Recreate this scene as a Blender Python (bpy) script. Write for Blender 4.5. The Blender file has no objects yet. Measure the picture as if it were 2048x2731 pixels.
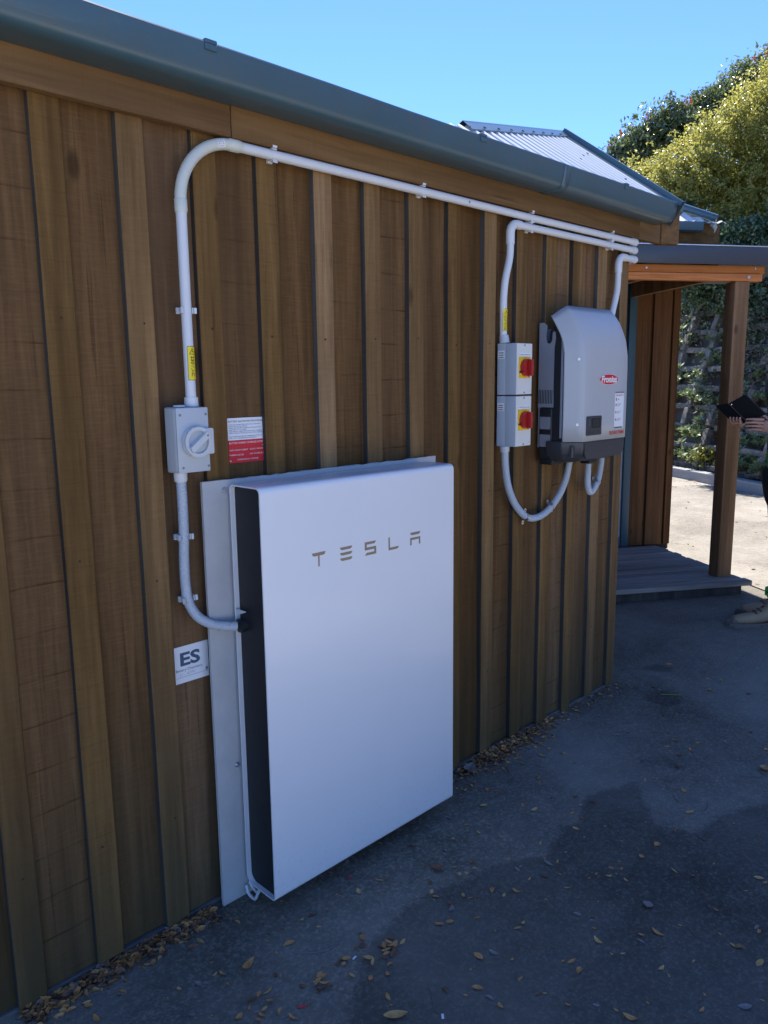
import bpy, bmesh, math, random
import numpy as np
from mathutils import Vector, Matrix

R = math.radians
random.seed(7)
rng = np.random.default_rng(11)
S = bpy.context.scene
COL = S.collection

# ------------------------------------------------------------------ camera, sky, sun, exposure
cam_d = bpy.data.cameras.new('camera')
cam_d.sensor_fit = 'VERTICAL'
cam_d.sensor_height = 36.0
cam_d.sensor_width = 27.0
cam_d.lens = 2059.43 / 2731 * 36.0
cam_d.clip_start = 0.02
cam_d.clip_end = 2000
cam = bpy.data.objects.new('camera', cam_d)
COL.objects.link(cam)
cam.matrix_world = Matrix((
    (0.7089267, 0.12594869, -0.69394514, -1.12698),
    (-0.70517975, 0.10981337, -0.70047309, -1.58018),
    (-0.01201921, 0.98594014, 0.16666609, 1.46527),
    (0, 0, 0, 1)))
S.camera = cam

SUN_AZ, SUN_EL = 50.0, 50.0           # azimuth from +X, counter-clockwise
w = bpy.data.worlds.new('World')
S.world = w
w.use_nodes = True
wn = w.node_tree.nodes
sky = wn.new('ShaderNodeTexSky')
sky.sky_type = 'NISHITA'
sky.sun_disc = False
sky.sun_elevation = R(SUN_EL)
sky.sun_rotation = R(90 - SUN_AZ)
sky.altitude = 1500
sky.air_density = 1.0
sky.dust_density = 0.0
sky.ozone_density = 5.0
wn['Background'].inputs['Strength'].default_value = 0.13
tint = wn.new('ShaderNodeMix'); tint.data_type = 'RGBA'; tint.blend_type = 'MULTIPLY'
tint.inputs[0].default_value = 1.0; tint.inputs[7].default_value = (.60, .735, 1.0, 1)      # clear deep-blue day
w.node_tree.links.new(sky.outputs[0], tint.inputs[6])
w.node_tree.links.new(tint.outputs[2], wn['Background'].inputs['Color'])

sd = bpy.data.lights.new('sun', 'SUN')
sd.energy = 5.0
sd.angle = R(0.53)
sd.color = (1.0, 0.95, 0.87)
sun = bpy.data.objects.new('sun', sd)
COL.objects.link(sun)
sdir = Vector((math.cos(R(SUN_AZ)) * math.cos(R(SUN_EL)), math.sin(R(SUN_AZ)) * math.cos(R(SUN_EL)), math.sin(R(SUN_EL))))
sun.rotation_euler = sdir.to_track_quat('Z', 'Y').to_euler()
sun.location = (0, 0, 20)

vs = S.view_settings
vs.view_transform = 'Standard'
vs.look = 'None'
vs.exposure = 1.2
vs.gamma = 1.0
vs.use_curve_mapping = False
S.cycles.use_denoising = True
S.cycles.max_bounces = 6

# ------------------------------------------------------------------ materials
MATS = {}
class NT:
    def __init__(s, name):
        s.m = bpy.data.materials.new(name); s.m.use_nodes = True
        s.t = s.m.node_tree; s.n = s.t.nodes; s.b = s.n['Principled BSDF']
        MATS[name] = s.m
    def add(s, kind, **kw):
        x = s.n.new('ShaderNode' + kind)
        for k, v in kw.items(): setattr(x, k, v)
        return x
    def link(s, a, b): s.t.links.new(a, b)
    def pos(s, scale, obj=False):
        mp = s.add('Mapping'); mp.inputs['Scale'].default_value = scale
        if obj:
            g = s.add('TexCoord'); s.link(g.outputs['Object'], mp.inputs['Vector'])
        else:
            g = s.add('NewGeometry'); s.link(g.outputs['Position'], mp.inputs['Vector'])
        return mp.outputs['Vector']
    def noise(s, vec, scale=1, detail=4, rough=.55, dist=0):
        x = s.add('TexNoise'); s.link(vec, x.inputs['Vector'])
        x.inputs['Scale'].default_value = scale; x.inputs['Detail'].default_value = detail
        x.inputs['Roughness'].default_value = rough; x.inputs['Distortion'].default_value = dist
        return x.outputs['Fac']
    def ramp(s, fac, stops, interp='LINEAR'):
        x = s.add('ValToRGB'); s.link(fac, x.inputs[0]); e = x.color_ramp.elements
        x.color_ramp.interpolation = interp
        while len(e) < len(stops): e.new(.5)
        for el, (p, c) in zip(e, stops):
            el.position = p; el.color = (c, c, c, 1) if isinstance(c, (int, float)) else (*c, 1)
        return x.outputs[0]
    def mix(s, fac, a, b, mode='MIX'):
        x = s.add('Mix', data_type='RGBA', blend_type=mode)
        for i, v in ((0, fac), (6, a), (7, b)):
            if hasattr(v, 'is_output'): s.link(v, x.inputs[i])
            else: x.inputs[i].default_value = v if i == 0 else (*v, 1)
        return x.outputs[2]
    def math(s, op, a, b=0.0, c=None):
        x = s.add('Math', operation=op)
        for i, v in enumerate((a, b, c)):
            if v is None: continue
            if hasattr(v, 'is_output'): s.link(v, x.inputs[i])
            else: x.inputs[i].default_value = v
        return x.outputs[0]
    def bump(s, h, strength=.3, dist=.002):
        x = s.add('Bump'); s.link(h, x.inputs['Height'])
        x.inputs['Strength'].default_value = strength; x.inputs['Distance'].default_value = dist
        s.link(x.outputs[0], s.b.inputs['Normal'])
    def col(s, c):
        if hasattr(c, 'is_output'): s.link(c, s.b.inputs['Base Color'])
        else: s.b.inputs['Base Color'].default_value = (*c, 1)
    def set(s, **kw):
        for k, v in kw.items():
            i = s.b.inputs[k.replace('_', ' ')]
            if hasattr(v, 'is_output'): s.link(v, i)
            else: i.default_value = v

def plain(name, c, rough=.5, metal=0., var=.08, scale=14, bump=0., spec=None, bscale=400, coat=0.):
    t = NT(name)
    v = t.pos((1, 1, 1))
    n = t.noise(v, scale, 5, .6)
    lo = tuple(x * (1 - var) for x in c); hi = tuple(min(1, x * (1 + var)) for x in c)
    t.col(t.mix(n, lo, hi))
    t.set(Metallic=metal, Roughness=t.math('ADD', t.math('MULTIPLY', t.noise(v, scale * 2.3, 4), .14), rough - .07))
    if spec is not None: t.set(Specular_IOR_Level=spec)
    if coat: t.set(Coat_Weight=coat, Coat_Roughness=.12)
    if bump: t.bump(t.noise(v, bscale, 3), bump, .0006)
    return t.m

def wood(name, dark, mid, light, axis='Z', saw=.6, sawscale=14.0, rough=.75, knots=True, grainbump=.35, green=0.0, rot=0.0):
    """stained rough-sawn timber: grain along axis, circular-saw lines across it"""
    t = NT(name)
    st = {'Z': (55, 55, 3.2), 'X': (3.2, 55, 55)}[axis]
    oi = t.add('ObjectInfo')
    off = t.add('CombineXYZ')
    t.link(t.math('MULTIPLY', oi.outputs['Random'], 7.0), off.inputs[0])
    t.link(t.math('MULTIPLY', oi.outputs['Random'], 13.0), off.inputs[2])
    g = t.add('NewGeometry')
    va = t.add('VectorMath', operation='ADD'); t.link(off.outputs[0], va.inputs[1])
    if rot:
        vr = t.add('VectorRotate', rotation_type='Z_AXIS'); vr.inputs['Angle'].default_value = R(rot); t.link(g.outputs['Position'], vr.inputs['Vector']); t.link(vr.outputs[0], va.inputs[0])
    else: t.link(g.outputs['Position'], va.inputs[0])
    def mp(sc):
        m = t.add('Mapping'); m.inputs['Scale'].default_value = sc; t.link(va.outputs[0], m.inputs['Vector']); return m.outputs[0]
    grain = t.noise(mp(st), 1, 6, .62, .6)
    big = t.noise(mp((2.2, 2.2, 1.1)), 1.6, 3)
    fine = t.noise(mp((260, 260, 120)), 1, 3, .7)
    c = t.ramp(grain, [(.28, dark), (.5, mid), (.74, light)])
    c = t.mix(t.math('MULTIPLY', big, .7), c, t.mix(.55, c, light))
    # saw lines
    wv = t.add('TexWave', wave_type='BANDS', bands_direction='Z' if axis == 'Z' else 'X', wave_profile='SAW')
    t.link(mp((1.0, 1.0, 1)), wv.inputs['Vector'])
    wv.inputs['Scale'].default_value = sawscale * .32; wv.inputs['Distortion'].default_value = 1.1
    wv.inputs['Detail'].default_value = 3; wv.inputs['Detail Scale'].default_value = .7
    line = t.ramp(wv.outputs['Fac'], [(0.0, 1.0), (.025, .7), (.06, .0), (1.0, .0)])
    brk = t.ramp(t.noise(mp((9, 9, 18)), 1, 4, .6), [(.36, .0), (.62, 1.0)])
    some = t.ramp(t.math('FRACT', t.math('MULTIPLY', oi.outputs['Random'], 5.3)), [(.35, .18), (.6, 1.0)])
    fl = t.math('MULTIPLY', t.math('MULTIPLY', t.math('MULTIPLY', line, brk), saw), some)
    check = t.ramp(t.noise(mp((70, 70, 1.6)) if axis == 'Z' else mp((1.6, 70, 70)), 1, 3, .5), [(.66, 0.), (.70, 1.)])
    c = t.mix(t.math('MULTIPLY', check, .45), c, tuple(x * .35 for x in dark))
    c = t.mix(fl, c, tuple(x * .28 for x in dark))
    # cross-grain chatter, very fine
    ch = t.noise(mp((20, 20, 210)) if axis == 'Z' else mp((210, 20, 20)), 1, 3, .6)
    c = t.mix(t.math('MULTIPLY', t.ramp(ch, [(.45, 0.), (.72, 1.)]), .24 * min(1, saw + .3)), c, tuple(min(1, x * 1.45) for x in light))
    if knots:
        vo = t.add('TexVoronoi', feature='F1')
        t.link(mp((5.5, 5.5, 2.4) if axis == 'Z' else (2.4, 5.5, 5.5)), vo.inputs['Vector'])
        vo.inputs['Scale'].default_value = 1.0
        k = t.ramp(vo.outputs['Distance'], [(0, 1.), (.05, .85), (.10, .0), (1, 0)])
        c = t.mix(t.math('MULTIPLY', k, .75), c, tuple(x * .3 for x in dark))
    # long weather streaks
    sk_ = t.noise(mp((13, 13, .55)) if axis == 'Z' else mp((.55, 13, 13)), 1, 5, .65)
    c = t.mix(t.ramp(sk_, [(.38, .62), (.62, 0.)]), c, tuple(x * .62 for x in dark))
    c = t.mix(t.math('MULTIPLY', t.ramp(sk_, [(.60, 0.), (.80, 1.)]), .35), c, tuple(min(1, x * 1.5) for x in light))
    # per-board tint
    hs = t.add('HueSaturation'); t.link(c, hs.inputs['Color'])
    t.link(t.math('ADD', t.math('MULTIPLY', oi.outputs['Random'], .50), .72), hs.inputs['Value'])
    t.link(t.math('ADD', t.math('MULTIPLY', oi.outputs['Random'], -.16), 1.04), hs.inputs['Saturation'])
    c = hs.outputs[0]
    if green:   # greenish, darker tint towards the foot of the boards, patchy
        sp = t.add('SeparateXYZ'); t.link(g.outputs['Position'], sp.inputs[0])
        h = t.add('MapRange'); h.inputs[1].default_value = .75; h.inputs[2].default_value = .0
        t.link(t.math('ADD', sp.outputs[2], t.math('MULTIPLY', t.math('SUBTRACT', big, .5), 1.1)), h.inputs[0])
        c = t.mix(t.math('MULTIPLY', h.outputs[0], green), c, (.055, .06, .035))
    t.col(c)
    t.set(Roughness=t.math('ADD', t.math('MULTIPLY', grain, .25), rough - .12), Specular_IOR_Level=.12)
    hgt = t.math('SUBTRACT', t.math('ADD', t.math('MULTIPLY', grain, .6), t.math('MULTIPLY', fine, .3)), t.math('MULTIPLY', fl, 1.6))
    t.bump(t.math('ADD', hgt, t.math('MULTIPLY', ch, .35)), grainbump, .0022)
    return t.m

wood('stained_board', (.094, .047, .017), (.150, .079, .029), (.210, .114, .044), saw=.85, sawscale=9.0, green=.45)  # boards toned darker than battens, putting some recess shade into the colour
wood('stained_batten', (.125, .066, .022), (.205, .113, .038), (.280, .162, .060), saw=.30, sawscale=20.0, green=.45)
wood('dark_edge', (.050, .045, .040), (.075, .068, .061), (.105, .096, .086), saw=.2, knots=False)
wood('fascia_wood', (.135, .072, .029), (.185, .103, .042), (.23, .133, .056), axis='X', saw=.1, knots=False, grainbump=.2)
wood('post_wood', (.19, .095, .040), (.29, .150, .065), (.37, .205, .095), saw=.2, knots=True)
wood('porch_wall_wood', (.125, .055, .022), (.19, .088, .036), (.25, .125, .055), saw=.2)
wood('beam_wood', (.50, .14, .034), (.72, .23, .058), (.80, .32, .10), axis='X', saw=.0, grainbump=.2, rough=.6, rot=33)
wood('deck_wood', (.20, .175, .15), (.31, .275, .24), (.42, .38, .33), axis='X', saw=.0, knots=False, rot=33)
wood('weathered_timber', (.12, .108, .092), (.22, .20, .175), (.35, .325, .29), axis='X', saw=.1, knots=False, grainbump=.5)

t = NT('gutter_paint'); v = t.pos((1, 1, 1))
str_ = t.noise(t.pos((38, 38, 2.5)), 1, 4, .6); bl = t.noise(v, 3.2, 5, .65)
gc = t.mix(bl, (.038, .085, .112), (.056, .114, .146))
gc = t.mix(t.math('MULTIPLY', t.ramp(str_, [(.52, 0.), (.74, 1.)]), .45), gc, (.085, .088, .078))
gc = t.mix(t.math('MULTIPLY', t.ramp(t.noise(v, 26, 5, .7), [(.60, 0.), (.72, 1.)]), .35), gc, (.13, .13, .11))
t.col(gc); t.set(Roughness=t.math('ADD', t.math('MULTIPLY', bl, .3), .24), Coat_Weight=.2); t.bump(t.noise(v, 7, 3), .12, .004)
plain('teal_joinery', (.045, .105, .135), .4, var=.06)
plain('dark_metal_fascia', (.055, .060, .070), .38, var=.1, coat=.2)
plain('pvc_white', (.66, .68, .70), .38, var=.03)
plain('pvc_cream', (.60, .625, .56), .40, var=.03)
plain('pvc_grey', (.50, .54, .58), .42, var=.03)
plain('switch_grey', (.47, .51, .54), .42, var=.03)
plain('switch_knob', (.56, .59, .61), .38, var=.03)
plain('isolator_side', (.42, .49, .56), .42, var=.03)
plain('isolator_lid', (.68, .685, .64), .45, var=.03)
t = NT('powder_white'); v = t.pos((1, 1, 1))
sm_ = t.noise(v, 3.5, 6, .65, .8); sp_ = t.add('SeparateXYZ'); t.link(v, sp_.inputs[0])
low = t.add('MapRange'); low.inputs[1].default_value = .30; low.inputs[2].default_value = .05; t.link(sp_.outputs[2], low.inputs[0])
spl = t.ramp(t.noise(v, 90, 4, .7), [(.56, 0.), (.68, 1.)])
t.col(t.mix(t.math('MULTIPLY', t.math('MULTIPLY', spl, low.outputs[0]), .35), t.mix(sm_, (.74, .75, .76), (.79, .80, .80)), (.36, .33, .29)))
t.set(Roughness=t.math('ADD', t.math('MULTIPLY', sm_, .18), .22), Coat_Weight=.4, Coat_Roughness=t.math('ADD', t.math('MULTIPLY', sm_, .12), .07))
plain('matt_black', (.012, .013, .015), .55, var=.15)
plain('soft_black', (.022, .024, .028), .45, var=.15, bump=.1)
plain('charcoal_plastic', (.045, .048, .055), .42, var=.1, bump=.15)
plain('inverter_cover_grey', (.44, .455, .47), .42, var=.03, bump=.10, bscale=900)
plain('bracket_metal', (.36, .40, .47), .42, metal=.35, var=.05)
plain('zinc', (.62, .63, .65), .30, metal=.9, var=.1)
plain('logo_grey', (.26, .215, .165), .35, metal=.4)
plain('red_plastic', (.42, .020, .018), .38, var=.06)
plain('label_red', (.62, .018, .030), .45, var=.04)
plain('label_yellow', (.85, .66, .015), .45, var=.04)
plain('isolator_yellow', (.82, .50, .02), .45, var=.05)
plain('label_white', (.78, .80, .82), .40, var=.03)
plain('ink_black', (.015, .015, .017), .5, var=.1)
plain('ink_blue', (.05, .09, .16), .5, var=.1)
plain('ink_grey', (.22, .23, .25), .5, var=.1)
plain('ink_white', (.82, .82, .82), .5, var=.02)
plain('sheathing', (.03, .022, .016), .9)
plain('nail_steel', (.035, .028, .022), .6, metal=.4)
plain('cobweb_bit', (.7, .7, .68), .6)
plain('concrete', (.27, .265, .25), .85, var=.25, scale=30, bump=.5, bscale=180)
plain('dark_concrete', (.13, .125, .115), .9, var=.3, scale=30, bump=.5, bscale=180)
plain('bounce_concrete', (.58, .53, .45), .85, var=.15, scale=4, bump=.4, bscale=120)
plain('tablet_black', (.012, .013, .016), .38, var=.1)
plain('skin', (.44, .235, .17), .5, var=.10, scale=35, bump=.15, bscale=260)
plain('hivis_green', (.10, .62, .10), .7, var=.1)
plain('dark_cloth', (.020, .021, .026), .85, var=.2, bump=.4, bscale=900)
plain('grey_cloth', (.17, .17, .16), .85, var=.12, bump=.4, bscale=900)
plain('boot_leather', (.36, .245, .145), .7, var=.16, scale=25, bump=.3, bscale=300)
plain('boot_sole', (.15, .12, .10), .75, var=.2)
plain('hair_brown', (.05, .03, .018), .6, var=.3, scale=60)
plain('window_glass', (.02, .035, .045), .06, var=.0, spec=.8)
plain('frosted_panel', (.50, .55, .58), .3, var=.04)
plain('soil', (.11, .09, .072), .95, var=.4, scale=20, bump=.6, bscale=60)
plain('bark', (.085, .062, .045), .9, var=.3, scale=30, bump=.6, bscale=90)
plain('lcd', (.018, .026, .028), .15, var=.1)

# plastered-in fibre-cement backing plate, with scuffs
t = NT('backing_plate'); v = t.pos((1, 1, 1))
t.col(t.mix(t.ramp(t.noise(v, 9, 6, .7), [(.35, 0.), (.75, 1.)]), (.46, .46, .455), (.54, .54, .53)))
t.set(Roughness=.62); t.bump(t.noise(v, 160, 4), .12, .001)

# long-run corrugated steel
t = NT('roof_steel'); v = t.pos((1, 1, 1))
t.col(t.mix(t.noise(v, 6, 5, .65), (.62, .64, .63), (.72, .74, .72)))
t.set(Roughness=.42, Specular_IOR_Level=.5)

# asphalt: dark binder, mixed aggregate
def asphalt(name, binder, stone, damp=False):
    t = NT(name); v = t.pos((1, 1, 1))
    vo = t.add('TexVoronoi', feature='F1'); t.link(v, vo.inputs['Vector']); vo.inputs['Scale'].default_value = 170
    big = t.noise(v, 1.1, 5, .6, .4); mid = t.noise(v, 14, 5, .65); fine = t.noise(v, 420, 2)
    sepc = t.add('SeparateColor'); t.link(vo.outputs['Color'], sepc.inputs[0])
    chip = t.ramp(sepc.outputs[0], [(.55, 0.), (.98, 1.)])
    c = t.mix(t.math('MULTIPLY', chip, .6), binder, stone)
    c = t.mix(t.ramp(mid, [(.35, 0.), (.65, .7)]), c, tuple(x * .62 for x in binder))
    gr = t.noise(v, 75, 4, .75)
    c = t.mix(t.ramp(gr, [(.52, 0.), (.66, .55)]), c, tuple(min(1, x * 1.25) for x in stone))
    c = t.mix(t.ramp(gr, [(.34, .6), (.46, 0.)]), c, tuple(x * .5 for x in binder))
    c = t.mix(t.ramp(big, [(.4, 0.), (.7, .55)]), c, tuple(min(1, x * 1.35) for x in stone))
    spk = t.add('TexVoronoi', feature='F1'); t.link(v, spk.inputs['Vector']); spk.inputs['Scale'].default_value = 46
    sp = t.ramp(spk.outputs['Distance'], [(0, 1.), (.055, 1.), (.075, 0.), (1, 0.)])
    sk = t.add('SeparateColor'); t.link(spk.outputs['Color'], sk.inputs[0])
    c = t.mix(t.math('MULTIPLY', sp, t.ramp(sk.outputs[1], [(.72, 0.), (.8, .8)])), c, (.26, .27, .27))
    if damp:      # a soaked-in stain with a soft, grainy edge; the distance to its outline is stored on the mesh
        at = t.add('Attribute', attribute_name='damp_distance')
        e = t.math('ADD', at.outputs['Fac'], t.math('ADD', t.math('MULTIPLY', t.math('SUBTRACT', t.noise(v, 11, 6, .75), .5), .11), t.math('MULTIPLY', t.math('SUBTRACT', t.noise(v, 130, 3, .7), .5), .06)))
        mr = t.add('MapRange'); mr.inputs[1].default_value = .010; mr.inputs[2].default_value = -.012; t.link(e, mr.inputs[0])
        k_ = t.add('HueSaturation'); t.link(c, k_.inputs['Color']); k_.inputs['Value'].default_value = .60
        c = t.mix(mr.outputs[0], c, k_.outputs[0])
    t.col(c)
    t.set(Roughness=.82, Specular_IOR_Level=.35)
    t.bump(t.math('ADD', t.math('MULTIPLY', vo.outputs['Distance'], -.7), t.math('ADD', t.math('MULTIPLY', mid, .8), t.math('MULTIPLY', fine, .35))), .55, .004)
    return t.m
asphalt('asphalt', (.118, .106, .080), (.265, .242, .198))
asphalt('near_asphalt', (.118, .106, .080), (.265, .242, .198), damp=True)
asphalt('pale_asphalt', (.20, .175, .145), (.34, .31, .265))

# leaves
def leafmat(name, cols, trans=.45, rough=.42, scale=30.0, gloss=.5):
    t = NT(name); v = t.pos((1, 1, 1))
    n = t.noise(v, scale, 2, .6); n2 = t.noise(v, 1.7, 3)
    k = len(cols)
    c = t.ramp(n, [(.30 + .42 * i / (k - 1), cc) for i, cc in enumerate(cols)])
    c = t.mix(t.ramp(n2, [(.4, 0.), (.65, .35)]), c, cols[0])
    t.col(c); t.set(Roughness=rough, Specular_IOR_Level=gloss)
    if trans:
        tr = t.add('BsdfTranslucent'); t.link(c, tr.inputs['Color'])
        mx = t.add('MixShader'); mx.inputs[0].default_value = trans
        t.link(t.b.outputs[0], mx.inputs[1]); t.link(tr.outputs[0], mx.inputs[2])
        t.link(mx.outputs[0], t.n['Material Output'].inputs['Surface'])
    return t.m
leafmat('golden_leaf', [(.22, .24, .060), (.42, .40, .090), (.60, .51, .12)], .55, .35, 9, .8)
leafmat('photinia_leaf', [(.08, .12, .04), (.16, .21, .08), (.34, .35, .18)], .45, .2, 14, 1.0)
leafmat('red_tip', [(.35, .03, .02), (.55, .06, .05), (.6, .10, .07)], .4)
leafmat('ivy_leaf', [(.05, .09, .04), (.10, .16, .07), (.18, .24, .10)], .4, .28, 20, 1.0)
leafmat('dry_creeper', [(.14, .12, .10), (.22, .19, .165), (.31, .275, .24)], .2, .7, 30)
leafmat('succulent_leaf', [(.13, .19, .075), (.24, .30, .13), (.38, .41, .18)], .3, .4, 22)
leafmat('bright_leaf', [(.22, .24, .04), (.36, .36, .07), (.50, .46, .11)], .4, .4, 22)
leafmat('petal_pink', [(.65, .06, .13), (.7, .09, .18), (.75, .14, .22)], .3)
leafmat('leaf_tan', [(.46, .21, .068), (.62, .31, .105), (.70, .40, .15)], .15, .7, 60)
leafmat('leaf_yellow', [(.52, .30, .10), (.62, .38, .14), (.66, .46, .22)], .15, .7, 60)
leafmat('leaf_brown', [(.14, .07, .036), (.22, .115, .06), (.30, .165, .09)], .1, .7, 60)
leafmat('leaf_grey', [(.20, .17, .15), (.27, .23, .21), (.33, .29, .27)], .1, .7, 40)
leafmat('twig', [(.10, .075, .05), (.16, .12, .085), (.22, .17, .12)], 0, .8, 40)

# ------------------------------------------------------------------ helpers
def M(name): return MATS[name]
def link(o, parent=None):
    COL.objects.link(o)
    if parent is not None:
        o.parent = parent
        # the parent chain only ever holds translations / empties placed in world space
        o.matrix_parent_inverse = world_of(parent).inverted()
    return o
def world_of(o):
    m = Matrix.LocRotScale(o.location, o.rotation_euler, o.scale)
    if o.parent is not None:
        return world_of(o.parent) @ o.matrix_parent_inverse @ m
    return m
def mesh(name, verts, faces, mat, parent=None, smooth=False, uvless=True):
    me = bpy.data.meshes.new(name)
    me.from_pydata([tuple(v) for v in verts], [], faces)
    me.update()
    if isinstance(mat, str): mat = M(mat)
    me.materials.append(mat)
    if smooth:
        me.polygons.foreach_set('use_smooth', [True] * len(me.polygons))
    o = bpy.data.objects.new(name, me)
    return link(o, parent)
def fixnormals(o):
    bm = bmesh.new(); bm.from_mesh(o.data)
    bmesh.ops.remove_doubles(bm, verts=bm.verts, dist=1e-6)
    bmesh.ops.recalc_face_normals(bm, faces=bm.faces)
    bm.to_mesh(o.data); bm.free(); return o
def tag(o, label, cat=None, group=None, kind=None):
    if label: o['label'] = label
    if cat: o['category'] = cat
    if group: o['group'] = group
    if kind: o['kind'] = kind
    return o
def thing(name, loc, label, cat, group=None):
    o = bpy.data.objects.new(name, None)
    o.empty_display_size = .1
    o.location = loc
    COL.objects.link(o)
    return tag(o, label, cat, group)
def struct(o): o['kind'] = 'structure'; return o

WORLD = Matrix.Identity(4)
def box(name, x0, x1, y0, y1, z0, z1, mat, parent=None, bevel=0., seg=2, frame=None, mod=None):
    bm = bmesh.new()
    bmesh.ops.create_cube(bm, size=1)
    for v in bm.verts:
        v.co = Vector(((x0 + x1) / 2 + v.co.x * (x1 - x0), (y0 + y1) / 2 + v.co.y * (y1 - y0), (z0 + z1) / 2 + v.co.z * (z1 - z0)))
    if bevel:
        bmesh.ops.bevel(bm, geom=list(bm.edges), offset=bevel, segments=seg, affect='EDGES', profile=.6)
    if mod: mod(bm)
    if frame is not None: bm.transform(frame)
    me = bpy.data.meshes.new(name); bm.to_mesh(me); bm.free()
    me.materials.append(M(mat))
    if bevel and seg > 1: me.polygons.foreach_set('use_smooth', [True] * len(me.polygons))
    o = bpy.data.objects.new(name, me)
    if bevel and seg > 1: 
        me.set_sharp_from_angle(angle=R(40))
    return link(o, parent)

def sweep(name, pts, rad, mat, parent=None, seg=16, cap=True, smooth=True):
    """tube along a polyline; rad is a number or one per point"""
    P = [Vector(p) for p in pts]; n = len(P)
    if isinstance(rad, (int, float)): rad = [rad] * n
    T = []
    for i in range(n):
        a = P[max(0, i - 1)]; b = P[min(n - 1, i + 1)]; T.append((b - a).normalized())
    ref = Vector((0, 0, 1)) if abs(T[0].z) < .9 else Vector((0, -1, 0))
    N = (ref - T[0] * ref.dot(T[0])).normalized()
    V = []; F = []
    for i in range(n):
        N = (N - T[i] * N.dot(T[i])).normalized(); Bn = T[i].cross(N)
        for k in range(seg):
            a = 2 * math.pi * k / seg
            V.append(P[i] + (N * math.cos(a) + Bn * math.sin(a)) * rad[i])
    for i in range(n - 1):
        for k in range(seg):
            k2 = (k + 1) % seg
            F.append((i * seg + k, i * seg + k2, (i + 1) * seg + k2, (i + 1) * seg + k))
    if cap:
        F.append(tuple(range(seg - 1, -1, -1))); F.append(tuple((n - 1) * seg + k for k in range(seg)))
    o = mesh(name, V, F, mat, parent, smooth)
    if smooth: o.data.set_sharp_from_angle(angle=R(50))
    return o
def catmull(pts, n=8):
    P = [Vector(p) for p in pts]; out = []
    Q = [P[0] * 2 - P[1]] + P + [P[-1] * 2 - P[-2]]
    for i in range(1, len(Q) - 2):
        for k in range(n):
            s = k / n; a, b, c, d = Q[i - 1], Q[i], Q[i + 1], Q[i + 2]
            out.append(.5 * ((2 * b) + (c - a) * s + (2 * a - 5 * b + 4 * c - d) * s * s + (3 * b - 3 * c + d - a) * s ** 3))
    out.append(P[-1]); return out
def resample(pts, step):
    P = [Vector(p) for p in pts]; out = [P[0]]; acc = 0.
    for a, b in zip(P, P[1:]):
        L = (b - a).length; d = step - acc
        while d <= L:
            out.append(a + (b - a) * (d / L)); d += step
        acc = (acc + L) % step
    return out
def corrugated(name, pts, r, mat, parent=None, pitch=.0046, depth=.0016, seg=14):
    q = resample(pts, pitch / 4); rr = [r - depth * (0, .5, 1, .5)[i % 4] for i in range(len(q))]
    rr = [r if (i % 4) in (0, 1) else r - depth for i in range(len(q))]
    o = sweep(name, q, rr, mat, parent, seg, True, True)
    return o
def prism(name, poly, axis_o, ax, ay, nrm, depth, mat, parent=None, smooth=False):
    """polygon in the (ax, ay) plane through axis_o, extruded by depth along nrm"""
    o_ = Vector(axis_o); ax = Vector(ax); ay = Vector(ay); nrm = Vector(nrm)
    n = len(poly); V = [o_ + ax * p[0] + ay * p[1] for p in poly]; V += [v + nrm * depth for v in V]
    F = [tuple(range(n - 1, -1, -1)), tuple(range(n, 2 * n))]
    for i in range(n): F.append((i, (i + 1) % n, n + (i + 1) % n, n + i))
    o = mesh(name, V, F, mat, parent, False); fixnormals(o)
    if smooth:
        o.data.polygons.foreach_set('use_smooth', [True] * len(o.data.polygons)); o.data.set_sharp_from_angle(angle=R(35))
    return o
EX, EY, EZ = Vector((1, 0, 0)), Vector((0, 1, 0)), Vector((0, 0, 1))
def on_wall(name, poly, y, depth, mat, parent=None, smooth=False):
    """polygon given in (X, Z), standing proud of plane Y=y towards the camera by depth"""
    return prism(name, poly, (0, y, 0), EX, EZ, -EY, depth, mat, parent, smooth)
def rrect(x0, x1, z0, z1, r, n=5):
    P = []
    for cx, cz, a0 in ((x1 - r, z0 + r, -90), (x1 - r, z1 - r, 0), (x0 + r, z1 - r, 90), (x0 + r, z0 + r, 180)):
        for i in range(n + 1):
            a = R(a0 + 90 * i / n); P.append((cx + r * math.cos(a), cz + r * math.sin(a)))
    return P
def circ(cx, cz, r, n=24, rx=None):
    return [(cx + (rx or r) * math.cos(2 * math.pi * i / n), cz + r * math.sin(2 * math.pi * i / n)) for i in range(n)]

def text(name, s, size, fn, mat, parent=None, align='LEFT', bold=0., shear=0., width=None, spacing=1., depth=0.):
    """flat lettering; fn maps local (x, y) to a world point"""
    cu = bpy.data.curves.new(name, 'FONT'); cu.body = s; cu.size = size; cu.align_x = align
    cu.offset = bold; cu.shear = shear; cu.space_character = spacing; cu.resolution_u = 3
    tmp = bpy.data.objects.new(name + '_tmp', cu); COL.objects.link(tmp)
    bpy.context.view_layer.update()
    me = bpy.data.meshes.new_from_object(tmp)
    bpy.data.objects.remove(tmp); bpy.data.curves.remove(cu)
    xs = [v.co.x for v in me.vertices] or [0]
    k = 1.
    if width: k = width / max(1e-6, max(xs) - min(xs))
    x0 = min(xs)
    for v in me.vertices:
        x = v.co.x * k if align != 'LEFT' else (v.co.x - x0) * k
        v.co = Vector(fn(x, v.co.y))
    me.materials.clear(); me.materials.append(M(mat)); me.name = name
    return link(bpy.data.objects.new(name, me), parent)

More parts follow.
